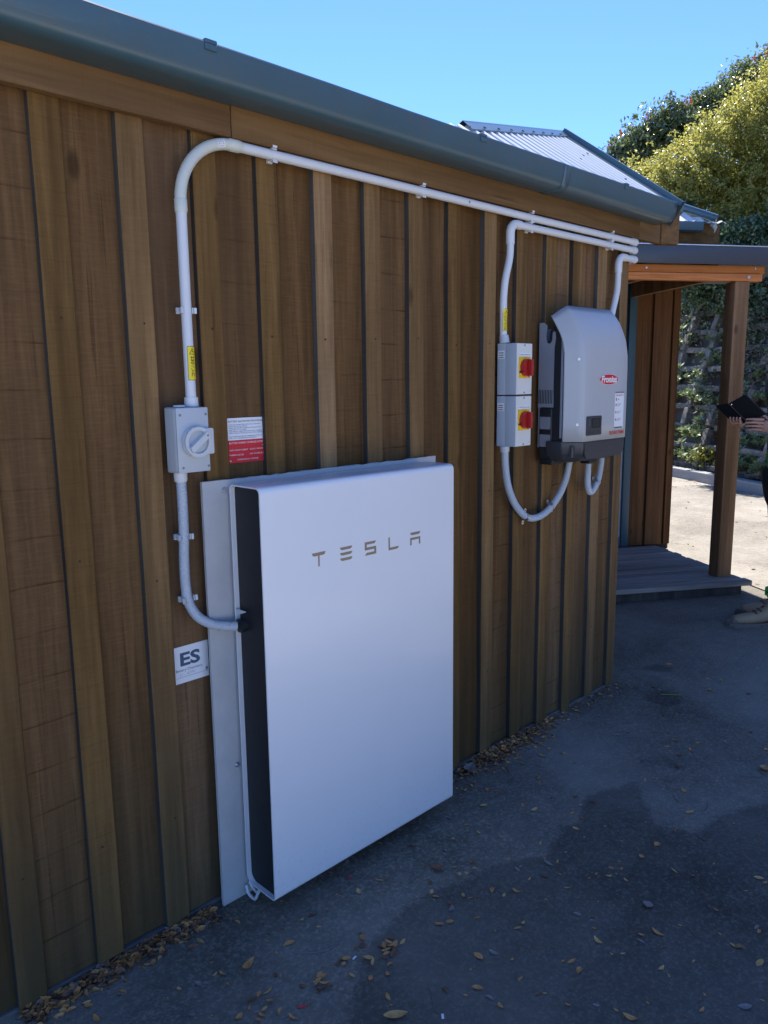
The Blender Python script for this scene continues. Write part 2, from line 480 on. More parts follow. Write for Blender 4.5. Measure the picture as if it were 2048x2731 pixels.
# leaf clouds -------------------------------------------------------
def leaf_cloud(name, pts, size, mat, parent=None, aspect=.5, nbias=None, flat=0., fold=.25):
    n = len(pts); pts = np.asarray(pts, float)
    d = rng.normal(size=(n, 3)); d /= np.linalg.norm(d, axis=1)[:, None]
    nn = rng.normal(size=(n, 3))
    if nbias is not None: nn = nn * .75 + np.asarray(nbias)
    nn -= d * (nn * d).sum(1)[:, None]; nn /= np.linalg.norm(nn, axis=1)[:, None] + 1e-9
    s = np.cross(d, nn); sz = size * rng.uniform(.6, 1.35, (n, 1))
    a = pts - d * sz * .5; c = pts + d * sz * .5
    b = pts + s * sz * aspect * .5 + nn * sz * fold * .5; e = pts - s * sz * aspect * .5 + nn * sz * fold * .5
    V = np.stack([a, b, c, e], 1).reshape(-1, 3)
    idx = np.arange(n)[:, None] * 4
    T = np.concatenate([idx + [0, 1, 2], idx + [0, 2, 3]], 1).reshape(-1)
    me = bpy.data.meshes.new(name)
    me.vertices.add(len(V)); me.vertices.foreach_set('co', V.ravel())
    me.loops.add(len(T)); me.loops.foreach_set('vertex_index', T.astype(np.int32))
    me.polygons.add(len(T) // 3)
    me.polygons.foreach_set('loop_start', np.arange(0, len(T), 3, dtype=np.int32))
    me.update(calc_edges=True); me.validate()
    me.materials.append(M(mat))
    return link(bpy.data.objects.new(name, me), parent)
def lobes_points(lobes, n, shell=(.55, 1.05), lump=.16, zmin=None):
    """points in the outer shell of a union of ellipsoids, in clumps"""
    L = [(np.array(c, float), np.array(r, float)) for c, r in lobes]
    area = np.array([np.prod(r) ** (2 / 3) for c, r in L]); area /= area.sum()
    out = []; nrm = []
    for (c, r), a in zip(L, area):
        m = int(n * a * 1.5) + 10
        d = rng.normal(size=(m, 3)); d /= np.linalg.norm(d, axis=1)[:, None]
        k = np.sin(d[:, 0] * 9 + c[0] * 5) * np.cos(d[:, 1] * 8 + c[1]) * .5 + np.sin(d[:, 2] * 11 + d[:, 0] * 6) * .5
        k2 = np.sin(d[:, 0] * 23 + 1) * np.sin(d[:, 1] * 21) * np.cos(d[:, 2] * 25 + c[2])
        rad = 1 - rng.random(m) ** 2.0 * (1 - shell[0])
        rad = rad * (1 + lump * k + lump * .6 * k2) * rng.uniform(min(.97, shell[1] - .08), shell[1], m)
        p = c + d * r * rad[:, None]
        keep = np.ones(m, bool)
        for c2, r2 in L:
            if c2 is c: continue
            keep &= (((p - c2) / r2) ** 2).sum(1) > .42
        out.append(p[keep]); nrm.append(d[keep])
    out = np.concatenate(out); nrm = np.concatenate(nrm)
    i = rng.permutation(len(out))[:n]
    out = out[i]; nrm = nrm[i]
    if zmin is not None:
        k = out[:, 2] > zmin; out = out[k]; nrm = nrm[k]
    return out, nrm

# wing frame: the veranda side of the building stands 33 degrees off the wall
WA = R(-33); WU = Vector((math.cos(WA), math.sin(WA), 0)); WV = Vector((-WU.y, WU.x, 0)); WO = Vector((4.22, .285, 0))
WF = Matrix(((WU.x, WV.x, 0, WO.x), (WU.y, WV.y, 0, WO.y), (0, 0, 1, 0), (0, 0, 0, 1)))
def wp(u, v, z): return WO + WU * u + WV * v + EZ * z

# ------------------------------------------------------------------ the ground
g = mesh('ground', [(-400, -400, 0), (400, -400, 0), (400, 400, 0), (-400, 400, 0)], [(0, 1, 2, 3)], 'asphalt'); struct(g)
# the sunlit yard beyond the veranda gets a paler copy of the asphalt
pale = mesh('yard_seal', [wp(.16, -9, .008), wp(3.2, -9, .008), wp(3.2, 16, .008), wp(.16, 16, .008)], [(0, 1, 2, 3)], 'pale_asphalt'); struct(pale)
# unseen pale apron added behind the camera to bounce sunlight onto the wall
apron = mesh('bounce_apron', [(-40, -40, .006), (40, -40, .006), (40, -1.95, .006), (-40, -1.95, .006)], [(0, 1, 2, 3)], 'bounce_concrete'); struct(apron)
patch = [(.10, -.25), (.173, -.232), (.277, -.219), (.427, -.243), (.581, -.277), (.691, -.318), (.766, -.369), (.894, -.32), (1.005, -.339), (1.144, -.273),
         (1.296, -.316), (1.384, -.36), (1.28, -.44), (1.19, -.51), (1.157, -.574), (1.207, -.645), (1.379, -.665), (1.452, -.699), (1.553, -.753), (1.9, -1.0), (2.0, -1.6), (1.2, -2.2), (-.1, -1.6), (-.5, -.9), (-.12, -.42)]
SPOTS = [patch, [(2.10, -.03), (2.20, -.03), (2.235, -.065), (2.215, -.14), (2.15, -.165), (2.09, -.12)], [(2.42, .19), (2.55, .16), (2.58, .07), (2.50, .03), (2.44, .1)]]
def poly_sdf(P, poly):
    P = np.asarray(P); d = np.full(len(P), 1e9); ins = np.zeros(len(P), bool)
    for (x0, y0), (x1, y1) in zip(poly, poly[1:] + poly[:1]):
        e = np.array([x1 - x0, y1 - y0]); w_ = P - [x0, y0]; q = np.clip((w_ @ e) / (e @ e), 0, 1)
        d = np.minimum(d, np.linalg.norm(w_ - q[:, None] * e, axis=1))
        c_ = ((y0 > P[:, 1]) != (y1 > P[:, 1])) & (P[:, 0] < (x1 - x0) * (P[:, 1] - y0) / (y1 - y0 + 1e-12) + x0); ins ^= c_
    return np.where(ins, -d, d)
gx, gy = np.arange(-1.6, 4.101, .03), np.arange(-2.6, .281, .03)
GX, GY = np.meshgrid(gx, gy, indexing='ij'); PG = np.stack([GX.ravel(), GY.ravel()], 1)
nx_, ny_ = len(gx), len(gy)
near = mesh('asphalt', [(x, y, .003) for x, y in PG], [(i * ny_ + k, (i + 1) * ny_ + k, (i + 1) * ny_ + k + 1, i * ny_ + k + 1) for i in range(nx_ - 1) for k in range(ny_ - 1)], 'near_asphalt'); struct(near)
sd_ = np.min([poly_sdf(PG, p) + (.0, -.012, .006)[k] for k, p in enumerate(SPOTS)], axis=0)
at_ = near.data.attributes.new('damp_distance', 'FLOAT', 'POINT'); at_.data.foreach_set('value', sd_.astype(np.float32))

# ------------------------------------------------------------------ the timber building
YB, YR = .170, .190                    # front of battens, front of the recessed boards
PITCH = .1935
bld = thing('timber_building', (0, .4, 0), 'brown board and batten timber building with teal gutter and corrugated roof', 'building')
core = box('wall', -2.4, 2.135, .225, 3.2, .0, 2.2, 'sheathing', bld)
def plank(name, x0, x1, y0, y1, z0, z1, mat, parent, rd, seg=6, jit=.0012, ch=.0025, lean=.0015):
    """vertical rough-sawn plank, chamfered front edges, slightly uneven along its length"""
    V = []; F = []
    lx = rd.uniform(-lean, lean); ly = rd.uniform(-.0012, .0012)
    for i in range(seg + 1):
        s = i / seg; z = z0 + (z1 - z0) * s
        a = x0 + rd.uniform(-jit, jit) + lx * s; b = x1 + rd.uniform(-jit, jit) + lx * s; y = y0 + ly * s + rd.uniform(-jit, jit) * .4
        V += [(a, y1, z), (a, y + ch, z), (a + ch, y, z), (b - ch, y, z), (b, y + ch, z), (b, y1, z)]
    for i in range(seg):
        for k in range(5):
            F.append((i * 6 + k, i * 6 + k + 1, i * 6 + 7 + k, i * 6 + 6 + k))
    F.append((0, 1, 2, 3, 4, 5)[::-1]); F.append(tuple(seg * 6 + k for k in range(6)))
    o = mesh(name, V, F, mat, parent)
    fixnormals(o)
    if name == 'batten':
        o.data.materials.append(M('dark_edge'))  # darker wood paints shade onto the side faces of the batten
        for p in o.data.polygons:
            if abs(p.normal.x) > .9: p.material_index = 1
    return o
rd = random.Random(3)
BX = [-.427 + PITCH * k for k in range(-9, 14)]          # left edge of each batten
for k, x in enumerate(BX):
    wd = .068 + rd.uniform(-.003, .003)
    if x + wd > 2.17: wd = 2.158 - x
    if x > 2.12: continue
    b = plank('batten', x, x + wd, YB, YR + .004, .006 + rd.uniform(0, .02), 2.10, 'stained_batten', core, rd, 7)
    nx = x + .068 - .012; xe = x + PITCH + .012
    if xe < 2.15:
        plank('board', nx, xe, YR + rd.uniform(-.001, .0015), .224, .013 + rd.uniform(0, .006), 2.12, 'stained_board', core, rd, 6)
    for z in (.35 + rd.uniform(-.03, .03), 1.02 + rd.uniform(-.05, .05), 1.60 + rd.uniform(-.03, .03)):
        prism('nail', circ(x + .034 + rd.uniform(-.006, .006), z, .0028, 8), (0, YB - .0012, 0), EX, EZ, EY, .003, 'nail_steel', core)
# end wall round the corner
for k in range(10):
    y = .232 + k * .19
    box('board', 2.135, 2.152, y, y + .186, .02, 2.12, 'stained_board', core)
    box('batten', 2.1525, 2.17, y + .15, y + .218, .01, 2.12, 'stained_batten', core)
box('plinth', -2.4, 2.13, .180, .224, .0, .013, 'dark_concrete', bld, .003, 1)
# fascia: butt-jointed boards
rj = 2.071
for a, b in ((-2.4, .058), (.0605, 2.180), (2.182, 2.376)):
    box('fascia_board', a, b, .140, .166, rj, 2.215, 'fascia_wood', bld, .0025, 1)
box('soffit', -2.4, 2.376, .167, .225, 2.092, 2.10, 'fascia_wood', bld)
box('soffit', 2.155, 2.376, .226, 1.4, 2.092, 2.10, 'fascia_wood', bld)
fb = Matrix(((WU.x, WV.x, 0, 2.379), (WU.y, WV.y, 0, .138), (0, 0, 1, 0), (0, 0, 0, 1)))
box('fascia_return', 0, .092, 0, .05, 2.072, 2.236, 'fascia_wood', bld, .003, 1, fb)
# gutter: square-fronted, rounded front corner, thin sheet with turned lip
prof = [(.139, 2.206), (.139, 2.150), (.137, 2.1455), (.120, 2.1440), (.090, 2.1440), (.068, 2.1450), (.055, 2.1480), (.047, 2.1540), (.042, 2.163), (.038, 2.180), (.035, 2.200), (.0335, 2.2165),
        (.0330, 2.2215), (.0350, 2.2245), (.0400, 2.2245), (.0415, 2.2215)]
def gutter_run(name, prof, xs, parent, mat='gutter_paint', end=True):
    V = []; F = []; n = len(prof)
    rd2 = random.Random(9)
    for x in xs:
        sag = rd2.uniform(-.0012, .0012)
        for (y, z) in prof: V.append((x, y, z + sag))
    for i in range(len(xs) - 1):
        for k in range(n - 1): F.append((i * n + k, i * n + k + 1, (i + 1) * n + k + 1, (i + 1) * n + k))
    o = mesh(name, V, F, mat, parent, True)
    o.data.set_sharp_from_angle(angle=R(38))
    m = o.modifiers.new('sheet', 'SOLIDIFY'); m.thickness = .0014
    return o
xs = [-2.4 + i * .3 for i in range(16)] + [2.27, 2.305]
gut = gutter_run('gutter', prof, xs, bld)
prism('gutter_end_cap', [(p[0], p[1]) for p in prof[1:13]] + [(.139, 2.215)], (2.306, 0, 0), EY, EZ, EX, .002, 'gutter_paint', gut)
for x in (-.545, 1.42):
    jp = [(y - .0018 if y < .06 else y, z - .0012 if z < 2.16 else z) for y, z in prof[2:13]]
    gutter_run('gutter_joint', jp, [x - .022, x + .022], gut)
for x in (-1.95, -.98, -.062, .932, 1.852):
    box('gutter_clip', x - .016, x + .016, .029, .075, 2.221, 2.230, 'gutter_paint', gut, .003)
    box('gutter_clip', x - .016, x + .016, .0285, .0325, 2.206, 2.2205, 'gutter_paint', gut, .0015, 1)
# short gutter of the next roof, seen end on above the return
gw = Matrix(((WU.x, WV.x, 0, 2.37), (WU.y, WV.y, 0, .150), (0, 0, 1, 0), (0, 0, 0, 1)))
pr2 = [(.05, 2.262), (.05, 2.222), (.046, 2.212), (.036, 2.206), (.022, 2.206), (.010, 2.213), (.002, 2.226), (0, 2.242), (0, 2.257), (.003, 2.261), (.008, 2.260)]
V = []; F = []
for x in (0., .125):
    V += [gw @ Vector((x, y, z)) for y, z in pr2]
for k in range(len(pr2) - 1): F.append((k, k + 1, len(pr2) + k + 1, len(pr2) + k))
F.append(tuple(range(len(pr2), 2 * len(pr2))))
o = mesh('gutter', V, F, 'gutter_paint', bld, True); o.data.set_sharp_from_angle(angle=R(38))
o.modifiers.new('sheet', 'SOLIDIFY').thickness = .0015
# corrugated roof plane: springs from the gutter at 35.6 degrees, cut by a raking ridge cap
RX0, RX1, RY0, RZ0 = .70, 2.322, .055, 2.214
tp = math.tan(R(35.57)); rn = Vector((0, -math.sin(R(35.57)), math.cos(R(35.57))))
def ridge_y(x): return .119 + (x - .88) * (.644 - .119) / (2.322 - .88)
V = []; F = []; NS = 8
xx = np.arange(RX0 + .02, RX1 + .001, .076 / 8)
for i, x in enumerate(xx):
    h = .012 * math.sin(2 * math.pi * x / .076)
    y1 = max(ridge_y(x), RY0 + .01)
    for y in (RY0, y1):
        V.append(Vector((x, y, RZ0 + (y - RY0) * tp)) + rn * h)
for i in range(len(xx) - 1): F.append((2 * i, 2 * i + 2, 2 * i + 3, 2 * i + 1))
roof = mesh('roof', V, F, 'roof_steel', bld, True)
def rp(x, y, h): return Vector((x, y, RZ0 + (y - RY0) * tp)) + rn * h
# ridge cap
a0, a1 = .97, RX1 + .010
ya = lambda x: max(ridge_y(x), .06)
down = Vector((0, -math.cos(R(35.57)), -math.sin(R(35.57))))
V = []
for x in np.linspace(a0, a1, 12):
    c = rp(x, ya(x), .0)
    V += [c + down * .046 + rn * .0105, c + down * .044 + rn * .014, c + rn * .018, c + rn * .024 + Vector((0, .010, .002)), c + rn * .022 + Vector((0, .028, -.004)), c + Vector((0, .12, -.06))]
F = []
for i in range(11):
    for k in range(5): F.append((i * 6 + k, (i + 1) * 6 + k, (i + 1) * 6 + k + 1, i * 6 + k + 1))
mesh('ridge_cap', V, F, 'gutter_paint', roof)
for x in np.arange(.95, 2.3, .152):
    c = rp(x, ridge_y(x), 0) + down * .036 + rn * .0165
    prism('screw', circ(0, 0, .0055, 8), c, EX, -down, rn, .005, 'gutter_paint', roof)
for x, s in ((2.0, .33), (1.85, .25), (2.15, .4), (2.10, .18)):
    c = rp(x, s, .009); prism('screw', circ(0, 0, .006, 8), c, EX, -down, rn, .005, 'gutter_paint', roof)
# verge flashing
V = []
for y in (RY0 - .02, .3, .648):
    V += [rp(RX1 - .035, y, .011), rp(RX1 - .002, y, .016), rp(RX1 + .002, y, .034), rp(RX1 + .022, y, .034), rp(RX1 + .024, y, -.08)]
F = []
for i in range(2):
    for k in range(4): F.append((i * 5 + k, i * 5 + k + 1, (i + 1) * 5 + k + 1, (i + 1) * 5 + k))
mesh('verge_flashing', V, F, 'gutter_paint', roof)
# back slopes of the roof, falling away out of sight
mesh('rear_roof', [(-2.4, .06, 2.206), (.70, .06, 2.206), (2.345, .66, 2.62), (2.345, 3.2, 2.30), (-2.4, 3.2, 2.55)], [(0, 1, 2, 3, 4)], 'roof_steel', bld)
mesh('gable_end', [(2.344, .145, 2.10), (2.344, .64, 2.58), (2.344, 3.2, 2.28), (2.344, 3.2, 2.10)], [(0, 1, 2, 3)], 'sheathing', bld)

# ------------------------------------------------------------------ the veranda
ver = thing('veranda', wp(-.5, .6, 0), 'low timber deck veranda with square post, orange beam and dark metal roof edge', 'veranda')
nb = 13; bw = 1.21 / nb
for k in range(nb):
    box('deck_board', -1.95 + rd.uniform(-.01, .01), .012 + rd.uniform(-.02, .015), k * bw + .003, (k + 1) * bw - .005, .066, .1 + rd.uniform(-.0015, .0015), 'deck_wood', ver, .004, 1, WF)
box('deck_bearer', -1.94, -.03, .050, .09, .0, .064, 'dark_edge', ver, .003, 1, WF)
box('deck_bearer', -.045, -.012, .081, 1.2, .0, .064, 'deck_wood', ver, .003, 1, WF)
box('post', -.160, -.055, .137, .240, .1005, 2.079, 'post_wood', ver, .004, 2, WF)
box('beam', -2.2, .050, .139, .185, 2.128, 2.176, 'beam_wood', ver, .005, 2, WF)
box('beam', -2.2, .030, .128, .185, 2.080, 2.126, 'beam_wood', ver, .006, 2, WF)
for u_, z_ in ((-.80, 2.154), (-.02, 2.160)): 
    prism('bolt', circ(0, 0, .006, 10), wp(u_, .1385, z_), WU, EZ, -WV, .004, 'zinc', ver)
prism('bolt', circ(0, 0, .011, 12), wp(-.075, .1275, 2.104), WU, EZ, -WV, .006, 'zinc', ver)
box('roof_edge', -2.2, .55, .115, .135, 2.180, 2.292, 'dark_metal_fascia', ver, .004, 2, WF)
box('roof_lip', -2.2, .555, .110, .14, 2.2925, 2.2985, 'zinc', ver, .001, 1, WF)
box('roof', -2.2, .55, .136, 1.225, 2.20, 2.29, 'dark_metal_fascia', ver, 0, 1, WF)
for k in range(4): box('rafter', -1.8 + k * .5, -1.755 + k * .5, .19, 1.2, 2.09, 2.198, 'post_wood', ver, 0, 1, WF)
# white cable-tie end poking up by the corner
sweep('cable_tie_end', [wp(-.86, .108, 2.297), wp(-.85, .09, 2.32), wp(-.825, .075, 2.335)], .0012, 'pvc_white', ver, 6)

# the building wall behind the veranda
rear = thing('rear_building', wp(-1, 1.4, 0), 'dark timber clad end of the building with teal glazed door behind the veranda', 'building')
box('wall', -3.0, .140, 1.262, 4.5, 0, 2.62, 'sheathing', rear, 0, 1, WF)
for a, b, y in ((-.232, -.105, 1.232), (-.082, .069, 1.226), (.0905, .150, 1.230), ):
    box('board', a, b, y, 1.2615, .10, 2.60, 'porch_wall_wood', rear, .003, 1, WF)
box('board', -.11, .10, 1.250, 1.2612, .10, 2.60, 'porch_wall_wood', rear, 0, 1, WF)
for k in range(12):
    box('board', .1405, .160, 1.265 + k * .2, 1.455 + k * .2, .05, 2.6, 'porch_wall_wood', rear, .003, 1, WF)
box('board', -2.9, -1.12, 1.245, 1.2612, .1, 2.6, 'porch_wall_wood', rear, 0, 1, WF)
# teal door joinery
dj = box('door_frame', -.300, -.238, 1.215, 1.2605, .10, 2.30, 'teal_joinery', rear, .003, 2, WF)
box('door_rail', -1.10, -.302, 1.222, 1.26, .94, 1.0, 'teal_joinery', rear, .002, 1, WF)
box('door_rail', -1.10, -.302, 1.222, 1.26, .10, .18, 'teal_joinery', rear, .002, 1, WF)
box('door_rail', -1.10, -.302, 1.222, 1.26, 2.24, 2.30, 'teal_joinery', rear, .002, 1, WF)
box('door_frame', -1.16, -1.10, 1.215, 1.26, .10, 2.30, 'teal_joinery', rear, .002, 1, WF)
box('pane', -1.10, -.302, 1.238, 1.244, 1.0, 2.24, 'window_glass', rear, 0, 1, WF)
box('pane', -1.10, -.302, 1.238, 1.244, .18, .94, 'frosted_panel', rear, 0, 1, WF)
# its eave, gutter and hipped roof
box('fascia_board', -3.0, .225, .962, .985, 2.445, 2.60, 'fascia_wood', rear, .002, 1, WF)
box('fascia_return', .18, .29, .99, 1.25, 2.44, 2.60, 'fascia_wood', rear, .002, 1, WF)
pg = [(.96, 2.60), (.955, 2.535), (.93, 2.530), (.90, 2.531), (.885, 2.540), (.878, 2.56), (.876, 2.594), (.880, 2.598), (.886, 2.597)]
V = []; F = []
for x in (-3.0, .078):
    V += [WF @ Vector((x, y, z)) for y, z in pg]
for k in range(len(pg) - 1): F.append((k, k + 1, len(pg) + k + 1, len(pg) + k))
F.append(tuple(range(len(pg), 2 * len(pg))))
o = mesh('gutter', V, F, 'gutter_paint', rear, True); o.data.set_sharp_from_angle(angle=R(38)); o.modifiers.new('sheet', 'SOLIDIFY').thickness = .0015
V = []; F = []; xx = np.arange(-3.0, .30, .076 / 4)
for x in xx:
    h = .0085 * math.sin(2 * math.pi * x / .076)
    top = min(3.2, .9 + max(.02, (.16 - x) * 1.05))
    for y in (.9, top): V.append(WF @ Vector((x, y, 2.60 + (y - .9) * .62 + h)))
for i in range(len(xx) - 1): F.append((2 * i, 2 * i + 2, 2 * i + 3, 2 * i + 1))
rr = mesh('roof', V, F, 'roof_steel', rear, True)
V = [WF @ Vector(p) for p in ((.16, .9, 2.60), (.30, 1.0, 2.60), (-2.1, 3.2, 4.03), (-2.3, 3.2, 4.03), (.30, 4.5, 2.6), (-2.1, 4.5, 4.03))]
mesh('roof', V, [(0, 1, 2, 3), (1, 4, 5, 2)], 'roof_steel', rear)
hb = [WF @ Vector(p) for p in ((.19, .885, 2.625), (-2.2, 3.15, 4.07))]
sweep('hip_cap', hb, .028, 'gutter_paint', rear, 8)
sweep('downpipe', [wp(.20, .95, 2.60), wp(.23, .97, 2.58), wp(.235, 1.02, 2.54)], .022, 'pvc_grey', rear, 10)

# ------------------------------------------------------------------ the bank: kerb, timber crib wall, planting
LEAN = .34
kerb = box('kerb', 3.10, 3.26, -8, 15, 0, .145, 'concrete', None, .012, 2, WF)
tag(kerb, 'low concrete kerb along the foot of the planted timber crib wall', 'kerb')
bank_v = np.arange(-8, 16.1, .5); prof_b = [(3.25, .09), (3.42, .11), (3.62, .55), (3.95, 1.5), (4.35, 2.75), (4.9, 3.2), (5.6, 4.0), (7, 5.0), (10, 5.6), (20, 6.0)]
V = []; F = []
for v_ in bank_v:
    for i, (u_, z_) in enumerate(prof_b):
        j = .06 if 1 < i else .01
        V.append(wp(u_ + rd.uniform(-j, j), v_, z_ + rd.uniform(-j, j)))
n_ = len(prof_b)
for i in range(len(bank_v) - 1):
    for k in range(n_ - 1): F.append((i * n_ + k, i * n_ + k + 1, (i + 1) * n_ + k + 1, (i + 1) * n_ + k))
bank = struct(mesh('bank', V, F, 'soil', None, True))
crib = thing('crib_wall', wp(3.4, 5, .1), 'weathered grey timber crib retaining wall overgrown with plants', 'retaining wall')
protos = {}
def crib_piece(kind, size, frame):
    if kind not in protos:
        o = box(kind, -size[0] / 2, size[0] / 2, -size[1] / 2, size[1] / 2, -size[2] / 2, size[2] / 2, 'weathered_timber', crib, .008, 1)
        protos[kind] = o
    else:
        o = bpy.data.objects.new(kind, protos[kind].data); link(o, crib)
    o.matrix_parent_inverse = world_of(crib).inverted()
    o.matrix_basis = frame
    return o
TS = .285
for c in range(16):
    v_ = .9 + c * .68
    for ti in range(10):
        z_ = .17 + ti * TS
        u_ = 3.36 + z_ * LEAN
        fr = WF @ Matrix.Translation((u_ - .02 + rd.uniform(-.03, .03), v_ + rd.uniform(-.035, .035), z_ + .14)) @ Matrix.Rotation(R(18.8) + rd.uniform(-.06, .06), 4, 'Y') @ Matrix.Rotation(rd.uniform(-.09, .09), 4, 'X')
        if rd.random() > .14: crib_piece('header', (.10, .115, .255), fr)
        fr = WF @ Matrix.Translation((u_ + .01 + rd.uniform(-.015, .015), v_ + .34 + rd.uniform(-.02, .02), z_ + rd.uniform(-.015, .015))) @ Matrix.Rotation(rd.uniform(-.07, .07), 4, 'X') @ Matrix.Rotation(rd.uniform(-.08, .08), 4, 'Z')
        if rd.random() > .06: crib_piece('stretcher', (.13, .60, .085), fr)

GOLD = [((12.13, 5.41, 5.05), (.31, .31, .29)), ((12.11, 4.98, 4.96), (.47, .47, .45)), ((11.72, 4.34, 4.80), (.61, .61, .58)), ((12.08, 4.05, 5.10), (.70, .70, .67)),
    ((12.42, 3.78, 5.39), (.73, .73, .70)), ((12.78, 3.50, 5.74), (.80, .80, .76)), ((13.23, 3.16, 6.16), (.89, .89, .85)), ((13.73, 2.72, 6.39), (.96, .96, .91)),
    ((11.72, 4.18, 4.14), (.57, .57, .55)), ((12.14, 3.82, 4.37), (.70, .70, .67)), ((12.60, 3.42, 4.67), (.83, .83, .79)), ((13.13, 3.00, 5.08), (.96, .96, .91)),
    ((11.66, 3.67, 3.61), (.50, .50, .47)), ((12.12, 3.25, 3.71), (.62, .62, .59))]
PHOT = [((14.31, 7.02, 5.91), (.29, .29, .28)), ((14.59, 6.80, 6.13), (.39, .39, .37)), ((14.92, 6.52, 6.34), (.45, .45, .43)), ((15.25, 6.25, 6.54), (.47, .47, .45)),
    ((15.57, 5.96, 6.65), (.47, .47, .45)), ((15.87, 5.71, 6.84), (.47, .47, .45)), ((16.19, 5.47, 7.18), (.45, .45, .43)), ((16.52, 5.20, 7.44), (.45, .45, .43)),
    ((16.88, 4.89, 7.63), (.49, .49, .47)), ((17.36, 4.49, 7.93), (.65, .65, .62)), ((17.95, 3.97, 8.22), (.73, .73, .70))]
IVY = [((10.82, 3.56, 3.23), (.41, .41, .39)), ((11.15, 3.25, 3.28), (.47, .47, .45)), ((11.51, 2.90, 3.32), (.53, .53, .51)), ((11.93, 2.52, 3.48), (.59, .59, .56)),
    ((10.85, 3.73, 2.86), (.30, .30, .29)), ((11.13, 3.44, 2.80), (.36, .36, .34)), ((10.96, 2.71, 2.62), (.51, .51, .49)), ((11.11, 2.25, 2.54), (.50, .50, .48)),
    ((11.56, 5.08, 4.26), (.33, .33, .32)), ((11.49, 4.50, 3.93), (.45, .45, .43)), ((11.09, 4.16, 3.26), (.37, .37, .36))]
def stems(parent, base, tips, r, mat='bark'):
    for k, tp_ in enumerate(tips):
        b = Vector(base); t_ = Vector(tp_); m_ = (b + t_) / 2 + Vector((rd.uniform(-.15, .15), rd.uniform(-.15, .15), rd.uniform(-.1, .2)))
        q = catmull([b, m_, t_], 5); sweep('trunk' if k == 0 else 'branch', q, [r * (1 - .75 * i / (len(q) - 1)) * (1 if k == 0 else .6) for i in range(len(q))], mat, parent, 7)
def clumped(lobes, ncl, per, spread, shoot=.12, lump=.2):
    c, nn = lobes_points(lobes, ncl, (.72, 1.04), lump)
    k = rng.integers(int(per * .4), int(per * 1.6), len(c)); sc = rng.uniform(.55, 1.5, len(c)) * spread
    out = rng.random(len(c)) < .35
    c = c + nn * (out * rng.uniform(.2, 1.0, len(c)) * shoot)[:, None] + np.array([0, 0, 1]) * (out * rng.uniform(0, .6, len(c)) * shoot)[:, None]
    idx = np.repeat(np.arange(len(c)), k)
    off = rng.normal(size=(len(idx), 3)); off *= (rng.random(len(idx)) ** .5 / (np.linalg.norm(off, axis=1) + 1e-9))[:, None] * 1.3
    p = c[idx] + off * sc[idx][:, None] * np.array([1, 1, .8])
    return p, nn[idx] * .7 + off * .5 + np.array([0, 0, .25])
def shrub(name, lobes, n, size, mat, base, label, cat, aspect=.5, lump=.16, per=26, spread=.10, shoot=.12, group=None):
    t_ = thing(name, base, label, cat, group)
    p, nn = clumped(lobes, n // per, per, spread, shoot, lump)
    leaf_cloud('crown', p, size, mat, t_, aspect, nn)
    p, nn = lobes_points(lobes, n // 8, (.15, .80), lump * .6)
    leaf_cloud('inner_crown', p, size * 2.2, mat, t_, .8, nn * .5)
    stems(t_, base, [l[0] for l in lobes[1::2]], .06)
    return t_
GOLD = [((c[0], c[1], c[2] - .16 - .02 * k_), tuple(q * .90 for q in r)) for k_, (c, r) in enumerate(GOLD)]
sh = shrub('golden_shrub', GOLD, 80000, .050, 'golden_leaf', (13.0, 4.1, 3.3), 'large rounded yellow-green shrub with small leaves on top of the bank', 'shrub', .55, .20, 30, .105, .16)
ph = shrub('photinia_hedge', PHOT, 24000, .095, 'photinia_leaf', (16.2, 6.2, 4.6), 'dark glossy hedge with red new shoots behind the yellow-green shrub', 'hedge', .42, .14, 16, .13, .16)
tips = []
for c, r in PHOT:
    for k in range(3):
        a = rd.uniform(0, 6.28); d = Vector((math.cos(a) * .6, math.sin(a) * .6, .78))
        b = Vector(c) + Vector((d.x * r[0], d.y * r[1], d.z * r[2]))
        if rd.random() < .6: tips += [b + Vector((rd.gauss(0, .04), rd.gauss(0, .04), rd.gauss(.03, .05))) for _ in range(9)]
leaf_cloud('new_shoots', [tuple(p) for p in tips], .11, 'red_tip', ph, .35)
iv = shrub('ivy_bush', IVY, 26000, .052, 'ivy_leaf', (11.4, 3.9, 2.7), 'dark green ivy tumbling over the top of the crib wall', 'ivy', .75, .18, 20, .11, .12)
# creeping cover over the crib wall: green patches and dry grey stems
pts = []; pts2 = []; nb_ = []
for k in range(42000):
    v_ = random.uniform(1.5, 11); z_ = random.uniform(.35, 3.1) if random.random() < .8 else random.uniform(.2, 1.0)
    s = math.sin(v_ * 2.3 + z_ * 1.1) + math.sin(v_ * 5.1 - z_ * 3.7) * .7 + (z_ - 1.75) * 1.5
    if s < random.gauss(.40, .6): continue
    u_ = 3.36 + z_ * LEAN - abs(random.gauss(.0, .09)) - .03
    (pts if random.random() < .5 else pts2).append(tuple(wp(u_, v_, z_)))
tag(leaf_cloud('creeper_cover', pts, .055, 'ivy_leaf', None, .7), 'green creeper leaves spread over the crib wall timbers', 'creeper', kind='stuff')
tag(leaf_cloud('dry_creeper_cover', pts2, .10, 'dry_creeper', None, .10), 'dry grey creeper stems hanging over the crib wall', 'creeper', kind='stuff')
